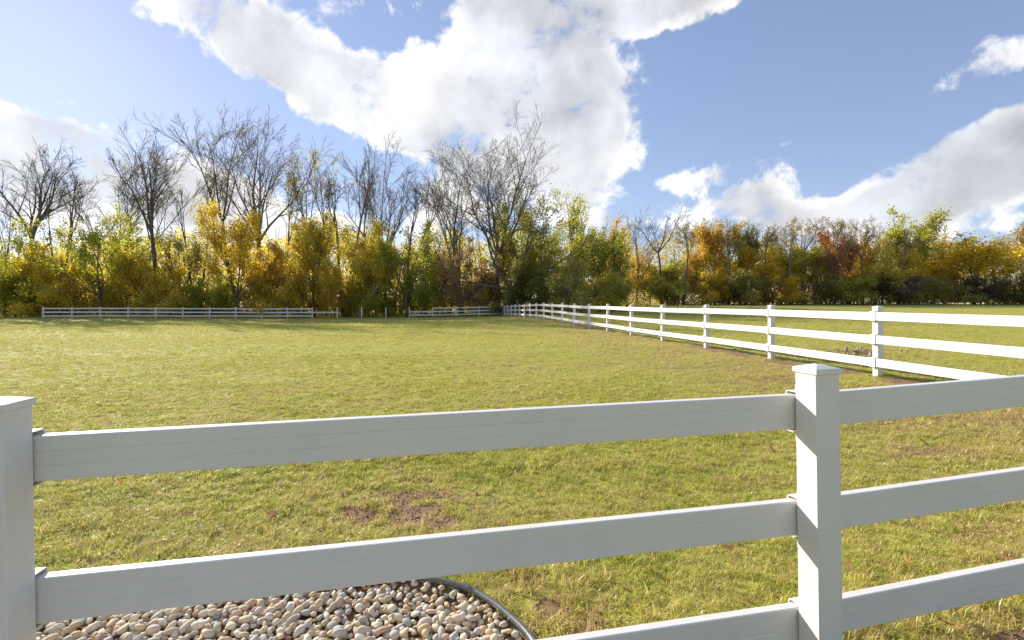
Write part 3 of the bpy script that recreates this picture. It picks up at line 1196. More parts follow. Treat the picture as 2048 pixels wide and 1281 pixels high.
def tree(name, label, cat, px, depth, top_y, lev=None, crown=None, bark=BARK_D, yaw=0.0, sc=(1, 1, 1), group=None, wood=None, sink=0.0):
    x, y, z = at(px, depth)
    root = bpy.data.objects.new(name, None)
    COL.objects.link(root)
    root.location = (x, y, z - sink)
    root.rotation_euler = (0, 0, yaw)
    root.scale = sc
    set_props(root, label, cat, group)
    add("trunk", wood if wood else wood_mesh("trunk", lev, bark), root)
    if crown:
        add("crown", crown, root)
    return root


def behind_fence(px, depth, w):
    """keep a crown of width w behind the far fence"""
    if px > 1020:
        return depth
    k = (px - 1024) / F
    return max(depth, 65.88 / (1 - .1491 * k) + .33 * w + .6)


def height_for(px, depth, top_y):
    x, y, z = at(px, depth)
    return (608 - top_y) / F * depth + CAMZ - z


def fit(lev, H, W, cx=None):
    """scale a skeleton to height H and crown width W (metres)"""
    ends = np.concatenate([p_.reshape(-1, 3) for p_, r_ in lev[2:]])
    lo, hi = np.percentile(ends[:, 0], 1.5), np.percentile(ends[:, 0], 98.5)
    sx = W / (hi - lo)
    sz = H / np.percentile(ends[:, 2], 99.75)
    sy = max(min(sx, W / (np.percentile(ends[:, 1], 98) - np.percentile(ends[:, 1], 2))), .3 * sx)
    out = []
    for p_, r_ in lev:
        z = p_[..., 2:3]
        out.append((np.concatenate([p_[..., :1] * sx, p_[..., 1:2] * sy, z * sz], -1), r_))
    return out


def best_skeleton(seed, H, W, spread, **kw):
    """pick the branch spread whose natural width suits the wanted crown, so nothing is stretched"""
    best = None
    for f_ in (.35, .5, .65, .8, 1.0, 1.25):
        lev = skeleton(seed, H * 1.12, spread=spread * f_, **kw)
        ends = np.concatenate([p_.reshape(-1, 3) for p_, r_ in lev[2:]])
        sx = W / (np.percentile(ends[:, 0], 98.5) - np.percentile(ends[:, 0], 1.5))
        sz = H / np.percentile(ends[:, 2], 99.0)
        e = abs(math.log(sx / sz))
        if best is None or e < best[0]:
            best = (e, lev)
    return best[1]


def bare(label, px, top_y, wpx, depth, seed, bark=BARK_D, leaves=None, lkeep=.25, lsize=.16, per=3, group="tall bare trees behind the far fence", cat="tree", name="bare_tree", **kw):
    H = height_for(px, depth, top_y)
    lev = fit(best_skeleton(seed, H, wpx / F * depth, **kw), H, wpx / F * depth)
    cr = crown_mesh("crown", seed, lev, per, .18, lsize, LM[leaves], keep=lkeep) if leaves else None
    # every tree is trunk and crown: a leafless crown is its mesh of twigs
    root = tree(name, label, cat, px, depth, top_y, lev[:3], None, bark, group=group)
    tw = wood_twigs(lev, bark)
    c = add("crown", tw, root)
    if cr:
        add("leaves", cr, c)
    return root


def wood_twigs(lev, mat):
    V, Q, n = [], [], 0
    for k, (p_, r_) in enumerate(lev[3:]):
        v, q_ = tube(p_, r_, 3)
        V.append(v); Q.append(q_ + n); n += len(v)
    return mesh_np("crown", np.concatenate(V), quads=np.concatenate(Q), mats=(mat,))


PROTO = {}


def hash_ix(key):
    return sum(ord(c) * (i + 3) for i, c in enumerate(str(key))) % 97


def leafy(label, px, top_y, wpx, depth, seed, col, per=16, size=.25, jit=.34, gap=.34, fork=.14, limbs=6, spread=36, sec=6, ter=5, twig=4, bark=BARK_D, group=None, name="leafy_tree", cat="tree", keep=.92, trop=.03, **kw):
    depth = behind_fence(px, depth, wpx / F * depth * (1.45 if 'proto' in kw else 1.0))
    H = height_for(px, depth, top_y)
    W = wpx / F * depth
    key = kw.pop('proto', None)
    if key is not None:
        if key not in PROTO:
            h0, w0 = (4.6, 6.0) if name == 'shrub' else (13.0, 9.0)
            lv = fit(skeleton(900 + hash_ix(key), h0, fork=fork, limbs=limbs, spread=spread, sec=sec, ter=ter, twig=twig, trop=trop, low=.12, **kw), h0, w0)
            PROTO[key] = (wood_mesh("trunk", lv[:4], bark), crown_mesh("crown", 900 + hash_ix(key), lv, per, jit, size, LM[col], levels=(-1, -2), keep=keep, gap=gap), h0, w0)
        wm, cm_, h0, w0 = PROTO[key]
        root = tree(name, label, cat, px, depth, top_y, None, cm_, bark, yaw=(seed * 2.399) % 6.283, sc=(W / w0, W / w0, H / h0), group=group, wood=wm)
        for ch in root.children:
            if ch.name.startswith("crown"):
                ch.material_slots[0].link = 'OBJECT'
                ch.material_slots[0].material = LM[col]
        return root
    lev = fit(skeleton(seed, H, fork=fork, limbs=limbs, spread=spread, sec=sec, ter=ter, twig=twig, trop=trop, low=.12, **kw), H, wpx / F * depth)
    cr = crown_mesh("crown", seed, lev, per, jit, size, LM[col], levels=(-1, -2), keep=keep, gap=gap)
    return tree(name, label, cat, px, depth, top_y, lev[:4], cr, bark, group=group)


def shrub(label, px, top_y, wpx, depth, seed, col, per=13, size=.20, jit=.26, gap=.30, group=None, **kw):
    kw = {**dict(fork=.08, limbs=9, spread=55, stems=3, base_spread=.5, sec=5, ter=4, twig=4, trop=.05), **kw}
    return leafy(label, px, top_y, wpx, depth, seed, col, per, size, jit, gap, group=group, name="shrub", cat="shrub", trunk_r=.09, **kw)


GB = "tall bare trees behind the far fence"
bare("dark bare tree with a drooping twiggy crown, leftmost of the tall bare trees", 62, 285, 150, 70, 21, fork=.44, limbs=6, spread=40, trop=.03, sec=8, ter=7, twig=7, trunk_r=.30)
bare("slender bare tree cut by the frame's left edge", 8, 375, 80, 72, 22, fork=.4, limbs=3, spread=18, sec=6, ter=5, trunk_r=.16)
bare("thin pair of bare upright poles beside the leftmost bare tree", 121, 352, 36, 69, 23, fork=.7, stems=2, base_spread=.9, limbs=4, spread=14, sec=3, ter=4, twig=3, trunk_r=.15)
bare("bare tree leaning left with a wide windswept fan of branches", 278, 288, 190, 70, 24, bark=BARK_B, leaves='tan', lkeep=.16, fork=.36, stems=2, base_spread=.9, limbs=6, spread=30, lean=(-.16, 0), sec=8, ter=6, twig=7, trunk_r=.20)
bare("tall bare tree with a dark vine-wrapped trunk and narrow crown", 318, 246, 130, 67, 25, leaves='tan', lkeep=.12, fork=.42, limbs=6, spread=34, sec=7, ter=6, twig=7, trunk_r=.26)
bare("small bare tree with broken stems, left of the golden tree", 396, 350, 66, 72, 26, fork=.5, stems=2, base_spread=.9, limbs=4, spread=22, sec=5, ter=5, twig=4, trunk_r=.18)
bare("tall bare tree leaning left, its crown rising over the golden tree", 478, 226, 175, 71, 27, bark=BARK_B, leaves='tan', lkeep=.3, fork=.40, limbs=4, spread=24, lean=(-.20, 0), sec=8, ter=7, twig=7, trunk_r=.22)
bare("broad vase-shaped bare tree directly behind the golden tree", 522, 230, 215, 69, 28, bark=BARK_G, leaves='tan', lkeep=.14, fork=.36, limbs=7, spread=42, sec=8, ter=7, twig=7, trunk_r=.32)
bare("thin tree with sparse olive leaves high in its crown", 606, 300, 110, 70, 29, leaves='olive', lkeep=.65, per=5, lsize=.24, fork=.45, limbs=4, spread=26, sec=6, ter=5, twig=4, trunk_r=.15)
bare("bare tree with a winding trunk and small tufted top", 690, 282, 95, 68, 30, bark=BARK_G, fork=.55, stems=2, base_spread=1.1, limbs=6, spread=26, wig=.12, sec=6, ter=6, twig=7, trunk_r=.22)
bare("many-stemmed bare tree over the gap in the far fence", 772, 282, 150, 69, 31, bark=BARK_G, fork=.24, limbs=6, spread=26, sec=8, ter=7, twig=7, trunk_r=.26)
bare("short dark dead tree with stubby twigs, right of the many-stemmed one", 812, 365, 52, 66, 32, fork=.6, limbs=3, spread=20, sec=6, ter=5, twig=4, trunk_r=.15)
bare("bare tree with several pale stems splaying from above the rust bush", 925, 278, 150, 70, 33, bark=BARK_G, fork=.20, limbs=6, spread=30, lean=(-.04, 0), sec=8, ter=7, twig=7, trunk_r=.28)
bare("tallest bare tree, a broad rounded crown before the white cloud", 995, 234, 215, 68, 34, bark=BARK_G, fork=.27, limbs=9, spread=34, trop=.05, sec=9, ter=7, twig=8, trunk_r=.34, leaves='tan', lkeep=.07)
bare("heavy dark tree leaning far right with long low limbs", 1003, 392, 320, 65, 35, fork=.20, limbs=5, spread=40, lean=(.40, 0), trop=.05, sec=7, ter=6, twig=7, trunk_r=.36, leaves='olive', lkeep=.42, per=4, lsize=.24)

for k, (px, ty, w_, lab) in enumerate([
        (152, 330, 60, "thin pale trunk left of the big yellow-green maple"),
        (236, 335, 60, "thin pale trunk right of the big yellow-green maple"),
        (436, 345, 64, "thin pale trunk at the golden tree's left side"),
        (566, 335, 64, "thin pale trunk above the yellow tree with peach tints"),
        (652, 330, 60, "thin pale trunk right of the slim yellow tree"),
        (735, 318, 64, "thin pale trunk left of the many-stemmed bare tree"),
        (852, 330, 64, "thin pale trunk above the loose lime tree"),
]):
    bare(lab, px, ty, w_, 73 + (k % 3), 300 + k, bark=BARK_G, leaves='yellow', lkeep=.10, fork=.5, limbs=4, spread=26, wig=.10, sec=6, ter=5, twig=5, trunk_r=.16)

GL = "autumn trees behind the far fence"
leafy("yellow-green tree at the frame's left edge below the bare crowns", 30, 465, 150, 66, 41, 'lime', group=GL)
leafy("golden-olive tree left of the big yellow-green tree", 100, 488, 110, 67, 42, 'golden', group=GL)
leafy("big yellow-green maple standing behind the far fence's left end", 200, 418, 200, 64, 43, 'lime', per=18, trunk_r=.20, group=GL)
leafy("tan and gold tree below the vine-wrapped bare trunk", 290, 496, 130, 66, 44, 'golden', group=GL, gap=.42)
leafy("thin olive tree between the tan and the golden trees", 372, 452, 110, 68, 45, 'olive', per=11, gap=.44, group=GL)
leafy("bright golden tree with a domed top, brightest of the wood", 474, 408, 145, 64, 46, 'golden', per=19, trunk_r=.18, group=GL, gap=.3)
leafy("yellow tree with peach tints right of the golden tree", 572, 462, 110, 66, 47, 'orange', per=14, gap=.42, group=GL)
leafy("slim yellow tree with a pointed top near the far fence's broken bay", 628, 428, 90, 66, 48, 'yellow', fork=.2, spread=26, group=GL)
leafy("pale gold tree with upright stems left of the fence gap", 700, 462, 120, 67, 49, 'yellow', gap=.42, group=GL)
leafy("vine-hung yellow tree behind the fence gap", 752, 440, 80, 65, 50, 'yellow', spread=24, group=GL)
leafy("soft yellow-green tree right of the fence gap", 812, 446, 120, 66, 51, 'lime', per=16, group=GL)
leafy("loose lime tree between the yellow-green tree and the rust bush", 868, 470, 90, 75, 52, 'lime', gap=.44, group=GL)
leafy("gold-tinged green tree behind the tallest bare tree", 1062, 372, 135, 70, 53, 'lime', per=18, trunk_r=.2, gap=.36, group=GL)
leafy("olive-green tree behind the leaning limbs", 1050, 462, 140, 68, 54, 'olive', per=18, gap=.3, group=GL)
leafy("wispy yellow-green tree bent by the wind, right of the green tree", 1148, 388, 110, 72, 55, 'lime', per=11, gap=.42, lean=(.12, 0), group=GL)
leafy("dark green and gold tree beside the round olive shrub", 1200, 448, 105, 76, 56, 'green', per=18, gap=.3, group=GL)
leafy("orange topped tree behind the dark green and gold one", 1222, 440, 70, 84, 57, 'orange', per=13, gap=.4, group=GL)

GS = "shrubs along the foot of the wood"
rb1 = shrub("rust-red vine-covered bush below the pale-stemmed bare tree", 920, 480, 140, 64.5, 61, 'rust', per=17, group=GS, fork=.12)
rb2 = shrub("second rust-red bush with yellow leaves at its foot", 985, 500, 100, 65.5, 62, 'rust', per=14, group=GS)
for rb, px_, dep_ in ((rb1, 920, 67.6), (rb2, 985, 67.9)):
    rb.location = at(px_, dep_)
    rb.scale = (1, .5, 1)
shrub("round olive-green shrub standing beyond the side fence", 1140, 514, 138, 62, 63, 'olive', per=18, size=.17, gap=.28, group=GS)
shrub("bright lime shrub tucked right of the round olive shrub", 1226, 548, 64, 70, 64, 'lime', per=15, group=GS)
for k, (px, ty, w_, col, lab) in enumerate([
        (20, 545, 110, 'lime', "lime shrub left of the far fence's end post"),
        (128, 540, 120, 'golden', "golden shrub right behind the far fence's end post"),
        (240, 540, 110, 'yellow', "pale yellow shrub under the tan and gold tree"),
        (335, 548, 100, 'yellow', "yellow shrub under the thin olive tree"),
        (420, 545, 90, 'lime', "yellow-green shrub left of the golden tree's trunk"),
        (530, 540, 90, 'yellow', "yellow shrub right of the golden tree's trunk"),
        (598, 530, 100, 'yellow', "straw-yellow shrub behind the single-rail bay"),
        (668, 540, 90, 'golden', "gold shrub left of the two lone posts"),
        (742, 548, 80, 'lime', "green-yellow shrub behind the lone posts"),
        (838, 540, 90, 'lime', "leafy lime shrub at the short run's first post"),
        (955, 565, 70, 'yellow', "small yellow shrub at the foot of the rust bushes"),
        (1045, 556, 80, 'green', "dark green shrub behind the far corner"),
        (1098, 545, 70, 'green', "dark shrub left of the round olive shrub"),
]):
    shrub(lab, px, ty, w_, 64.5 + (k % 3) * 1.0, 70 + k, col, group=GS, proto='s%d' % (k % 5))

# ---- wood on the far side of the field
GR = "trees across the side field"
RD = 96
for k, (px, ty, w_, kw, lab) in enumerate([
        (1272, 432, 88, dict(fork=.22, limbs=4, spread=30, trunk_r=.22), "dark forked bare tree, first of the wood across the field"),
        (1322, 418, 95, dict(fork=.5, limbs=4, spread=24, trunk_r=.22), "tall straight bare tree beside the forked one"),
        (1405, 442, 80, dict(fork=.5, limbs=4, spread=26), "grey twiggy tree behind the orange leaf column"),
        (1478, 452, 80, dict(fork=.5, limbs=4, spread=26), "purplish bare crown behind the olive-green bush"),
        (1545, 450, 80, dict(fork=.5, limbs=4, spread=26), "bare crown left of the gold-green tree top"),
        (1604, 440, 74, dict(fork=.55, limbs=4, spread=30), "pale bare tree with a flat branching top"),
        (1640, 442, 44, dict(fork=.6, limbs=3, spread=18), "thin bare pole tree left of the red tree"),
        (1662, 470, 90, dict(fork=.18, stems=3, base_spread=2.0, limbs=6, spread=26, trunk_r=.34), "black-stemmed tree standing in front of the red leaves"),
        (1700, 445, 80, dict(fork=.5, limbs=4, spread=28), "bare windblown crown right of the red tree"),
        (1752, 440, 90, dict(fork=.4, limbs=5, spread=30), "grey-brown bare tree left of the tall green tree"),
        (1366, 455, 40, dict(fork=.6, limbs=3, spread=20), "slender pale trunk left of the orange leaf column"),
        (1456, 462, 44, dict(fork=.6, limbs=3, spread=20), "slender grey trunk behind the golden bush"),
        (1530, 458, 44, dict(fork=.6, limbs=3, spread=20), "slender grey trunk in front of the dull gold tree"),
        (1582, 456, 40, dict(fork=.62, limbs=3, spread=20), "slender grey trunk right of the gold-green tree"),
        (1726, 455, 46, dict(fork=.55, limbs=3, spread=22), "slender brown trunk right of the brown-orange tree"),
        (1796, 462, 44, dict(fork=.55, limbs=3, spread=22), "slender brown trunk left of the tall rounded green tree"),
        (1868, 478, 50, dict(fork=.35, limbs=3, spread=34), "pale bare branches between the green and the golden trees"),
]):
    bare(lab, px, ty - 6, w_ * 1.1, RD - 1 if k in (0, 1, 7) else RD - 2 if 10 <= k <= 15 else RD + 5, 100 + k, bark=BARK_D if k in (0, 1, 7) else BARK_G, leaves='tan' if k not in (0, 1, 7) else None, lkeep=.35, lsize=.22, group="bare trees across the side field",
         **{**dict(sec=7, ter=6, twig=7, trunk_r=.2), **kw})
for k, (px, ty, w_, col, kw, lab) in enumerate([
        (1252, 486, 70, 'orange', {}, "peach-orange tree left of the forked bare tree"),
        (1300, 505, 70, 'yellow', dict(gap=.42), "pale yellow tree behind the forked bare trunk"),
        (1350, 500, 80, 'lime', dict(gap=.42), "tan-green tree left of the orange leaf column"),
        (1384, 478, 46, 'orange', dict(spread=20), "narrow column of orange vine leaves"),
        (1428, 443, 90, 'orange', dict(fork=.4, per=7, gap=.42), "brown-gold crown held high above its neighbours"),
        (1446, 498, 90, 'yellow', dict(gap=.4), "yellow-olive tree behind the golden bush"),
        (1492, 444, 46, 'green', dict(fork=.5, per=7), "small dark green crown poking over the wood"),
        (1508, 488, 110, 'golden', {}, "dull gold tree right of the olive-green bush"),
        (1562, 464, 84, 'yellow', dict(gap=.4), "gold-green tree with a ragged top"),
        (1612, 478, 90, 'lime', dict(gap=.42), "light green tree left of the red tree"),
        (1660, 456, 80, 'red', dict(gap=.42), "bright red-orange tree in the middle of the wood"),
        (1708, 466, 90, 'orange', dict(gap=.42), "brown-orange tree right of the red tree"),
        (1765, 480, 120, 'yellow', {}, "yellow tree below the grey-brown bare one"),
        (1818, 420, 100, 'lime', dict(per=12), "tall rounded green tree rising above the wood"),
        (1886, 470, 84, 'yellow', {}, "yellow-olive tree left of the big golden tree"),
        (1948, 466, 175, 'golden', dict(per=13, gap=.3), "big golden-orange maple with a low domed crown"),
        (2042, 436, 120, 'tan', dict(per=7, gap=.42), "pale tan tree at the frame's right edge"),
        (2120, 470, 150, 'lime', {}, "green tree past the pale tan one"),
]):
    kw = dict(kw)
    pk = 'col' if kw.get('spread') else 'high' + str(k % 2) if kw.get('fork') else 'r%d' % (k % 6)
    if pk in ('r1', 'r3', 'r4'):
        kw.setdefault('fork', .28)
    if pk[0] == 'h':
        kw.setdefault('fork', .4)
    kw.pop('per', None); kw.pop('gap', None)
    leafy(lab, px, ty + (10 if k not in (13, 16) else 4), w_, RD + (k % 3) * 1.5, 130 + k, col, group=GR, size=.30, jit=.42, proto=pk, gap=.37, **kw)
for k, (px, ty, w_, col, lab) in enumerate([
        (1330, 556, 90, 'lime', "yellow-green shrub at the foot of the straight bare tree"),
        (1428, 538, 95, 'golden', "golden bush left of the olive-green bush"),
        (1484, 545, 100, 'olive', "olive-green bush at the edge of the field"),
        (1560, 556, 90, 'golden', "gold shrub under the gold-green tree"),
        (1705, 540, 110, 'lime', "sunlit lime shrub right of the black stems"),
        (1785, 548, 110, 'dusk', "dark purple-brown shrub below the tall green tree"),
        (1860, 545, 90, 'olive', "olive shrub left of the golden maple's foot"),
        (1955, 556, 90, 'dusk', "grey-brown bare shrub under the golden maple"),
        (2040, 540, 90, 'green', "dark green shrub at the frame's right edge"),
]):
    shrub(lab, px, ty, w_, RD - 3, 170 + k, col, group="shrubs along the side field", proto='s%d' % (k % 5))


# ---- woods behind, one mass
def wood_mass(name, label, segs, col_ix, seed, n_leaf, n_stem, size):
    """segs: (px0, px1, top_y0, top_y1, depth0, depth1)"""
    rng = np.random.RandomState(seed)
    C, T, MI = [], [], []
    SV, SQ, nv_ = [], [], 0
    tot = sum(s[1] - s[0] for s in segs)
    for (a, b_, t0, t1, d0, d1, zlow) in segs:
        n = int(n_leaf * (b_ - a) / tot)
        u = rng.rand(n)
        dep = rng.uniform(d0, d1, n)
        x = ((a + (b_ - a) * u) - 1024) / F * dep
        H = ((608 - (t0 + (t1 - t0) * u)) / F * dep + CAMZ) * (.55 + .75 * fbm(x, dep * .3, .16))
        z = zlow + (H - zlow) * rng.rand(n) ** 1.15
        keep = fbm(x + seed, z * 1.2 + dep * .4, .42) > .40
        c = np.stack([x, dep, z], 1)[keep]
        C.append(c)
        T.append(np.clip(rng.normal(.45, .18, len(c)), 0, 1))
        hue = fbm(c[:, 0] * 1.0 + 50, c[:, 1] * .5, .12) + rng.normal(0, .05, len(c))
        MI.append(np.digitize(hue, np.linspace(.3, .7, len(col_ix) - 1)))
        ns = int(n_stem * (b_ - a) / tot)
        for _ in range(ns):
            uu = rng.rand(); d = rng.uniform(d0, d1)
            xx = ((a + (b_ - a) * uu) - 1024) / F * d
            hh = ((608 - (t0 + (t1 - t0) * uu)) / F * d + CAMZ) * rng.uniform(.8, 1.15)
            ln = rng.normal(0, .08)
            pts = np.array([[xx + ln * hh * t + rng.normal(0, .12), d, hh * t + (gz(xx, d) - .3 if t == 0 else gz(xx, d))] for t in (0, .25, .5, .75, 1)])
            v, q_ = tube(pts, np.array([.14, .11, .09, .06, .02]) * rng.uniform(.6, 1.4), 5)
            SV.append(v); SQ.append(q_ + nv_); nv_ += len(v)
    C, T, MI = np.concatenate(C), np.concatenate(T), np.concatenate(MI)
    C[:, 2] += gz(C[:, 0], C[:, 1])
    V, Q, t = leaf_cards(rng, C, size, T)
    me = mesh_np(name, np.concatenate([V] + SV), quads=np.concatenate([Q] + [q_ + len(V) for q_ in SQ]), mats=[LM[c] for c in col_ix] + [BARK_D])
    fattr(me, "tint", np.concatenate([t, np.full(nv_, .5)]))
    mi = np.concatenate([MI, np.full(len(me.polygons) - len(MI), len(col_ix))]).astype(np.int32)
    me.polygons.foreach_set('material_index', mi)
    o = add(name, me)
    set_props(o, label, "woods", kind="stuff")
    return o


wood_mass("woods", "thick autumn woods deep behind the far fence",
          [(-120, 350, 492, 486, 74, 88, .3), (350, 900, 472, 464, 74, 88, .3), (900, 1260, 460, 480, 76, 92, .3)],
          ['lime', 'yellow', 'yellow', 'golden', 'lime'], 5, 105000, 190, .42)
wood_mass("woods", "dense autumn woods behind the trees across the side field",
          [(1230, 1900, 492, 488, 103, 120, .3), (1900, 2800, 498, 490, 103, 118, .3)],
          ['olive', 'yellow', 'orange', 'lime', 'tan'], 6, 115000, 220, .42)
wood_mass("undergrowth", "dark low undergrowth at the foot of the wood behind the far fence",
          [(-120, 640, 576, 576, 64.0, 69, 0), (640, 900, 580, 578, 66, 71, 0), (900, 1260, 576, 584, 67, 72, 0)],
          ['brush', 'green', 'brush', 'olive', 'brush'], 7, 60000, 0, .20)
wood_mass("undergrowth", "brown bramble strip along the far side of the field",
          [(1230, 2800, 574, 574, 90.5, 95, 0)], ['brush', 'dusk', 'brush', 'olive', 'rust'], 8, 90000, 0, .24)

# ------------------------------------------------------------------ fallen leaves
MAPLE = [(0, -.5), (.08, -.15), (.42, -.30), (.30, -.08), (.55, .10), (.30, .14), (.34, .42), (.12, .26), (0, .58), (-.12, .26), (-.34, .42), (-.30, .14), (-.55, .10), (-.30, -.08), (-.42, -.30), (-.08, -.15)]
OVAL = [(0, -.5), (.16, -.3), (.24, 0), (.17, .3), (0, .55), (-.17, .3), (-.24, 0), (-.16, -.3)]


def fallen_mesh(shape, curl, seed, mat):
    r = random.Random(seed)
    V = [(0, 0, 0)] + [(x, y, curl * (x * x * 1.4 + y * y * .8) + r.uniform(-.05, .05)) for x, y in shape]
    n = len(shape)
    return mesh_np("fallen_leaf", V, faces=[(0, 1 + i, 1 + (i + 1) % n) for i in range(n)], mats=(mat,))


def fl_mat(name, col):
    m, q, out = new_mat(name)
    t = q.n('ShaderNodeTexCoord')
    n = q.noise(t.outputs['Object'], 3.0, 4, .6)
    c = q.mix(q.remap(n.outputs['Fac'], .35, .7), col, tuple(k * .55 for k in col))
    d = q.n('ShaderNodeBsdfDiffuse'); q.link(c, d.inputs[0])
    t2 = q.n('ShaderNodeBsdfTranslucent'); q.link(c, t2.inputs[0])
    mx = q.n('ShaderNodeMixShader'); mx.inputs[0].default_value = .35
    q.link(d.outputs[0], mx.inputs[1]); q.link(t2.outputs[0], mx.inputs[2])
    q.link(mx.outputs[0], out.inputs[0])
    return m


FL = {'yellow': fl_mat("fallen_yellow", (.72, .50, .16)), 'orange': fl_mat("fallen_orange", (.60, .30, .11)), 'red': fl_mat("fallen_red", (.46, .16, .08)), 'brown': fl_mat("fallen_brown", (.42, .27, .14))}


def ground_at_px(px, py):
    z = 0.0
    for _ in range(6):
        Y = F * (CAMZ - z) / (py - 608)
        X = (px - 1024) / F * Y
        z = float(ground_height(X, Y))
    return X, Y, z


for k, (px, py, col, shp, size, lift, rot, lab) in enumerate([
        (1815, 1150, 'yellow', MAPLE, .085, .045, (.9, .3, .4), "pale yellow lobed leaf standing in the grass just above the lowest right rail"),
        (1730, 1172, 'red', OVAL, .05, .04, (.8, .2, 1.0), "small red leaf above the lowest rail, right of the near post"),
        (1870, 1236, 'orange', MAPLE, .07, .05, (.6, .3, 2.0), "orange leaf in the long grass below the lowest right rail"),
        (1916, 1258, 'yellow', OVAL, .10, .05, (1.0, .5, .3), "long tan-yellow leaf under the lowest right rail"),
        (2012, 1218, 'orange', MAPLE, .075, .05, (.7, -.3, 1.2), "peach leaf in the grass at the frame's right edge"),
        (1892, 1274, 'red', OVAL, .07, .03, (.4, .2, 1.6), "dark orange leaf low in the grass beside the tan-yellow leaf"),
        (897, 1187, 'orange', MAPLE, .085, .055, (.5, .1, .8), "rust-orange curled leaf on the pebbles beside the edging"),
        (545, 1052, 'brown', MAPLE, .07, .045, (1.0, .1, .2), "grey-brown curled leaf upright in the grass between the left rails"),
        (258, 1240, 'yellow', OVAL, .06, .05, (.4, .2, 1.3), "yellow leaf on the pebbles by the left post"),
        (1545, 915, 'orange', OVAL, .08, .04, (.5, .2, .3), "orange-red leaf lying left of the near post between the upper rails"),
        (1850, 903, 'brown', OVAL, .10, .045, (.7, .1, 1.5), "curled brown leaf between the upper right rails"),
        (1930, 866, 'orange', OVAL, .09, .045, (.4, .1, .7), "orange leaf below the top right rail"),
        (1873, 876, 'yellow', OVAL, .07, .05, (.6, .1, 2.0), "pale cream leaf below the top right rail"),
        (1155, 970, 'yellow', OVAL, .085, .045, (.6, .3, .9), "pale straw leaf in the turf between the long rails"),
        (1010, 1003, 'yellow', OVAL, .05, .04, (.5, .3, 2.2), "small yellow leaf right of the bare soil patch"),
        (648, 1080, 'orange', OVAL, .05, .045, (.6, .2, .6), "small orange leaf just above the middle rail"),
]):
    X, Y, z = ground_at_px(px, py)
    o = add("fallen_leaf", fallen_mesh(shp, .5, k, FL[col]), None, (X, Y, z + lift + .038), rot, [size * 1.3] * 3)
    set_props(o, lab, "leaf", "single fallen leaves")

rng = np.random.RandomState(44)
N = 800
yy = 3.0 + 45 * rng.rand(N) ** 1.6
xx = (rng.rand(N) * 2 - 1) * yy * 1.1
ok = ~in_poly(xx, yy, BED) & (bed_dist(xx, yy) > .05)
xx, yy = xx[ok], yy[ok]
zz = ground_height(xx, yy) + rng.uniform(.025, .05, len(xx))
V, Q, tt = leaf_cards(rng, np.stack([xx, yy, zz], 1), .046, rng.rand(len(xx)), flat=1.2)
me = mesh_np("fallen_leaves", V, quads=Q, mats=[FL['yellow'], FL['orange'], FL['brown'], FL['red']])
me.polygons.foreach_set('material_index', rng.choice([0, 0, 1, 2, 2, 2, 2, 2], len(Q)).astype(np.int32))
set_props(add("fallen_leaves", me), "small fallen leaves scattered over the paddock turf", "leaves", kind="stuff")

# crumbs of soil and thatch on the worn spots
rng = np.random.RandomState(61)
cx_ = rng.uniform(-1.8, 5.5, 26000); cy_ = rng.uniform(2.3, 9.5, 26000)
dk, _ = dirt_mask(cx_, cy_)
ok = (dk > .35) & (rng.rand(len(cx_)) < dk) & ~in_poly(cx_, cy_, BED) & (bed_dist(cx_, cy_) > .04)
cx_, cy_ = cx_[ok][:1500], cy_[ok][:1500]
base_v = np.array([(1, 0, 0), (-1, 0, 0), (0, 1, 0), (0, -1, 0), (0, 0, 1), (0, 0, -1)], float)
base_t = np.array([(0, 2, 4), (2, 1, 4), (1, 3, 4), (3, 0, 4), (2, 0, 5), (1, 2, 5), (3, 1, 5), (0, 3, 5)])
nC = len(cx_)
sz_ = rng.uniform(.003, .012, nC) * np.where(rng.rand(nC) < .05, 1.4, 1)
VC = base_v[None] * sz_[:, None, None] * rng.uniform(.6, 1.4, (nC, 6, 1)) + np.stack([cx_, cy_, ground_height(cx_, cy_) + sz_ * .3], 1)[:, None]
SOIL = simple_mat("soil_crumbs", (.46, .32, .19), .95, .3, 40)
me = mesh_np("soil_crumbs", VC.reshape(-1, 3), tris=(base_t[None] + (np.arange(nC) * 6)[:, None, None]).reshape(-1, 3), smooth=True, mats=(SOIL,))
set_props(add("soil_crumbs", me), "loose brown soil crumbs on the worn patches of turf", "soil", kind="stuff")

# ------------------------------------------------------------------ grass blades
m, q, out = new_mat("grass_blade")
ai = q.n('ShaderNodeAttribute'); ai.attribute_type = 'INSTANCER'; ai.attribute_name = "gtint"
ab = q.n('ShaderNodeAttribute'); ab.attribute_name = "btint"
v = q.math('ADD', q.math('MULTIPLY', ai.outputs['Fac'], .75), q.math('MULTIPLY', ab.outputs['Fac'], .42), clamp=True)
c = q.ramp(v, [(0.0, (.18, .26, .040)), (.26, (.36, .41, .062)), (.48, (.55, .54, .100)), (.68, (.68, .62, .19)), (.86, (.66, .51, .25)), (1.0, (.46, .30, .16))])
d = q.n('ShaderNodeBsdfDiffuse'); q.link(c, d.inputs[0])
t2 = q.n('ShaderNodeBsdfTranslucent'); q.link(c, t2.inputs[0])
mx = q.n('ShaderNodeMixShader'); mx.inputs[0].default_value = .45
q.link(d.outputs[0], mx.inputs[1]); q.link(t2.outputs[0], mx.inputs[2])
gl = q.n('ShaderNodeBsdfGlossy'); gl.inputs['Roughness'].default_value = .35
m2 = q.n('ShaderNodeMixShader'); m2.inputs[0].default_value = .03
q.link(mx.outputs[0], m2.inputs[1]); q.link(gl.outputs[0], m2.inputs[2])
q.link(m2.outputs[0], out.inputs[0])
BLADE = m


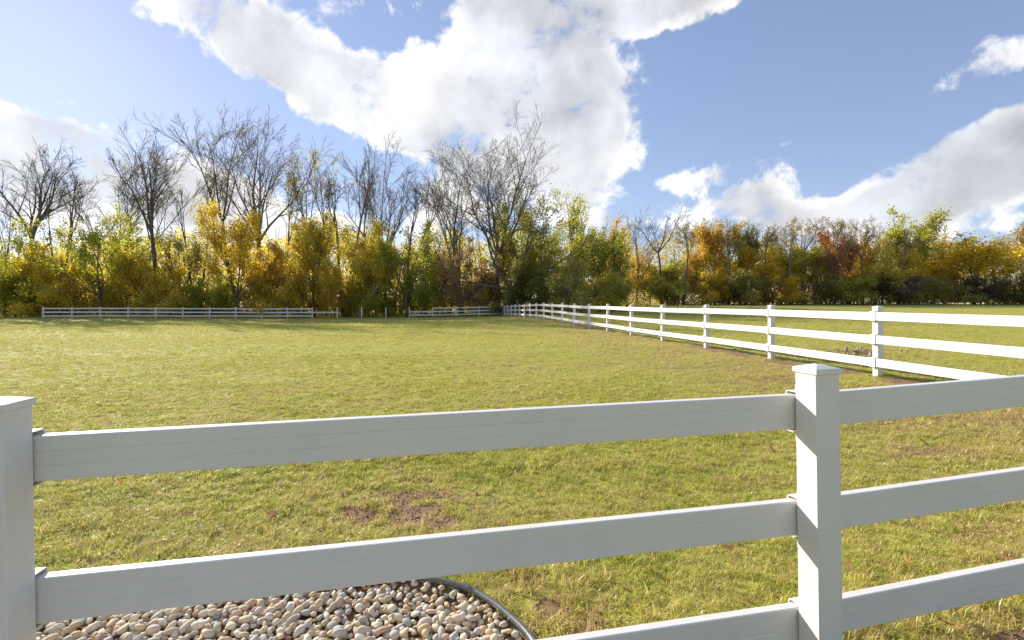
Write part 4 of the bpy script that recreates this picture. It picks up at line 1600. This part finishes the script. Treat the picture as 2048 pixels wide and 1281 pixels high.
def tuft_mesh(seed, n, rad, h0, h1, w, lean):
    r = np.random.RandomState(seed)
    V, Fc, T = [], [], []
    for b_ in range(n):
        a = r.rand() * 6.283
        ro = rad * math.sqrt(r.rand())
        p0 = np.array([math.cos(a) * ro, math.sin(a) * ro, -.006])
        ha = r.rand() * 6.283
        hd = np.array([math.cos(ha), math.sin(ha), 0])
        h = r.uniform(h0, h1)
        ln = lean * r.uniform(.3, 1.5)
        sd = np.array([-hd[1], hd[0], 0]) * w * r.uniform(.7, 1.4) * .5
        pts = [p0, p0 + hd * h * ln * .25 + np.array([0, 0, h * .5]), p0 + hd * h * ln * .95 + np.array([0, 0, h * (1 - .25 * ln)])]
        i = len(V)
        V += [pts[0] - sd, pts[0] + sd, pts[1] + sd * .85, pts[1] - sd * .85, pts[2]]
        Fc += [(i, i + 1, i + 2, i + 3), (i + 3, i + 2, i + 4)]
        T += [r.rand()] * 5
    me = mesh_np("tuft", V, faces=Fc, mats=(BLADE,))
    fattr(me, "btint", T)
    return me


TUFTS = [tuft_mesh(1, 30, .055, .030, .060, .0042, .8), tuft_mesh(2, 30, .06, .028, .055, .0040, .95), tuft_mesh(3, 26, .05, .035, .070, .0042, .7),
         tuft_mesh(4, 30, .065, .020, .045, .0040, 1.2), tuft_mesh(5, 18, .05, .05, .115, .0050, .75)]
tuft_obs = [bpy.data.objects.new("tuft", me) for me in TUFTS]


def gn_grass(name, pts, rot, scl, tint, ix, label):
    me = bpy.data.meshes.new(name)
    me.vertices.add(len(pts))
    me.vertices.foreach_set('co', pts.astype(np.float32).ravel())
    for an, arr in (("gscale", scl), ("gtint", tint)):
        fattr(me, an, arr)
    a = me.attributes.new("grot", 'FLOAT_VECTOR', 'POINT'); a.data.foreach_set('vector', rot.astype(np.float32).ravel())
    a = me.attributes.new("gix", 'INT', 'POINT'); a.data.foreach_set('value', ix.astype(np.int32))
    o = add(name, me)
    ng = bpy.data.node_groups.new(name, 'GeometryNodeTree')
    ng.interface.new_socket("Geometry", in_out='INPUT', socket_type='NodeSocketGeometry')
    ng.interface.new_socket("Geometry", in_out='OUTPUT', socket_type='NodeSocketGeometry')
    N_ = ng.nodes
    gi, go = N_.new('NodeGroupInput'), N_.new('NodeGroupOutput')
    join = N_.new('GeometryNodeGeometryToInstance')
    for ob in tuft_obs[::-1]:
        oi = N_.new('GeometryNodeObjectInfo'); oi.inputs['Object'].default_value = ob
        ng.links.new(oi.outputs['Geometry'], join.inputs[0])
    iop = N_.new('GeometryNodeInstanceOnPoints')
    iop.inputs['Pick Instance'].default_value = True

    def named(nm, ty):
        nd = N_.new('GeometryNodeInputNamedAttribute'); nd.data_type = ty; nd.inputs['Name'].default_value = nm
        return [s_ for s_ in nd.outputs if s_.enabled and s_.name == 'Attribute'][0]
    ng.links.new(gi.outputs[0], iop.inputs['Points'])
    ng.links.new(join.outputs[0], iop.inputs['Instance'])
    ng.links.new(named("gix", 'INT'), iop.inputs['Instance Index'])
    e2r = N_.new('FunctionNodeEulerToRotation')
    ng.links.new(named("grot", 'FLOAT_VECTOR'), e2r.inputs[0])
    ng.links.new(e2r.outputs[0], iop.inputs['Rotation'])
    ng.links.new(named("gscale", 'FLOAT'), iop.inputs['Scale'])
    ng.links.new(iop.outputs[0], go.inputs[0])
    md = o.modifiers.new("grass", 'NODES')
    md.node_group = ng
    set_props(o, label, "grass", kind="stuff")
    return o


rng = np.random.RandomState(9)
GP = []
for (y0_, y1_, dn) in ((1.3, 4.0, 520), (4.0, 6.5, 360), (6.5, 10, 210), (10, 15, 105), (15, 24, 46), (24, 40, 20), (40, 56, 7)):
    hw = y1_ * 1.12 + 1.0
    n = int((y1_ - y0_) * 2 * hw * dn)
    x = rng.uniform(-hw, hw, n)
    y = rng.uniform(y0_, y1_, n)
    k = np.abs(x) < y * 1.12 + 1.0
    GP.append(np.stack([x[k], y[k]], 1))
GP = np.concatenate(GP)
dmk, dry = dirt_mask(GP[:, 0], GP[:, 1])
bdist = bed_dist(GP[:, 0], GP[:, 1])
k = ~in_poly(GP[:, 0], GP[:, 1], BED) & (bdist > .03) & (rng.rand(len(GP)) > np.clip(dmk * 1.0, 0, .84)) & (fbm(GP[:, 0], GP[:, 1], 7.0) + rng.rand(len(GP)) * .55 > .42)
GP, dmk, dry = GP[k], dmk[k], dry[k]
n = len(GP)
tint = .41 + (fbm(GP[:, 0], GP[:, 1], .35) - .5) * .35 + (fbm(GP[:, 0] + 5, GP[:, 1] + 3, 2.6) - .5) * .55 + dry * .36 + dmk * .6 + rng.normal(0, .13, n)
tint = np.where(rng.rand(n) < .18, tint + rng.uniform(.15, .5, n), tint)
scl = rng.uniform(.7, 1.2, n) * (1 + sstep(GP[:, 1], 6, 45) * 1.1) * (1 - .35 * dmk) * (.75 + .5 * fbm(GP[:, 0] - 4, GP[:, 1] + 8, 1.4))
rot = np.stack([rng.normal(0, .12, n), rng.normal(0, .12, n), rng.uniform(0, 6.283, n)], 1)
ix = rng.choice([0, 0, 1, 1, 2, 3, 3], n)
longg = (rng.rand(n) < .012) | ((GP[:, 1] < 2.9) & (GP[:, 0] > 1.4) & (rng.rand(n) < .35)) | ((GP[:, 0] > .0) & (GP[:, 0] < .9) & (GP[:, 1] < 3.1) & (rng.rand(n) < .16))
ix = np.where(longg, 4, ix)
pts = np.column_stack([GP, ground_height(GP[:, 0], GP[:, 1]) - .002])
gn_grass("grass", pts, rot, scl, np.clip(tint, 0, 1), ix, "short yellow-green grass blades covering the paddock")
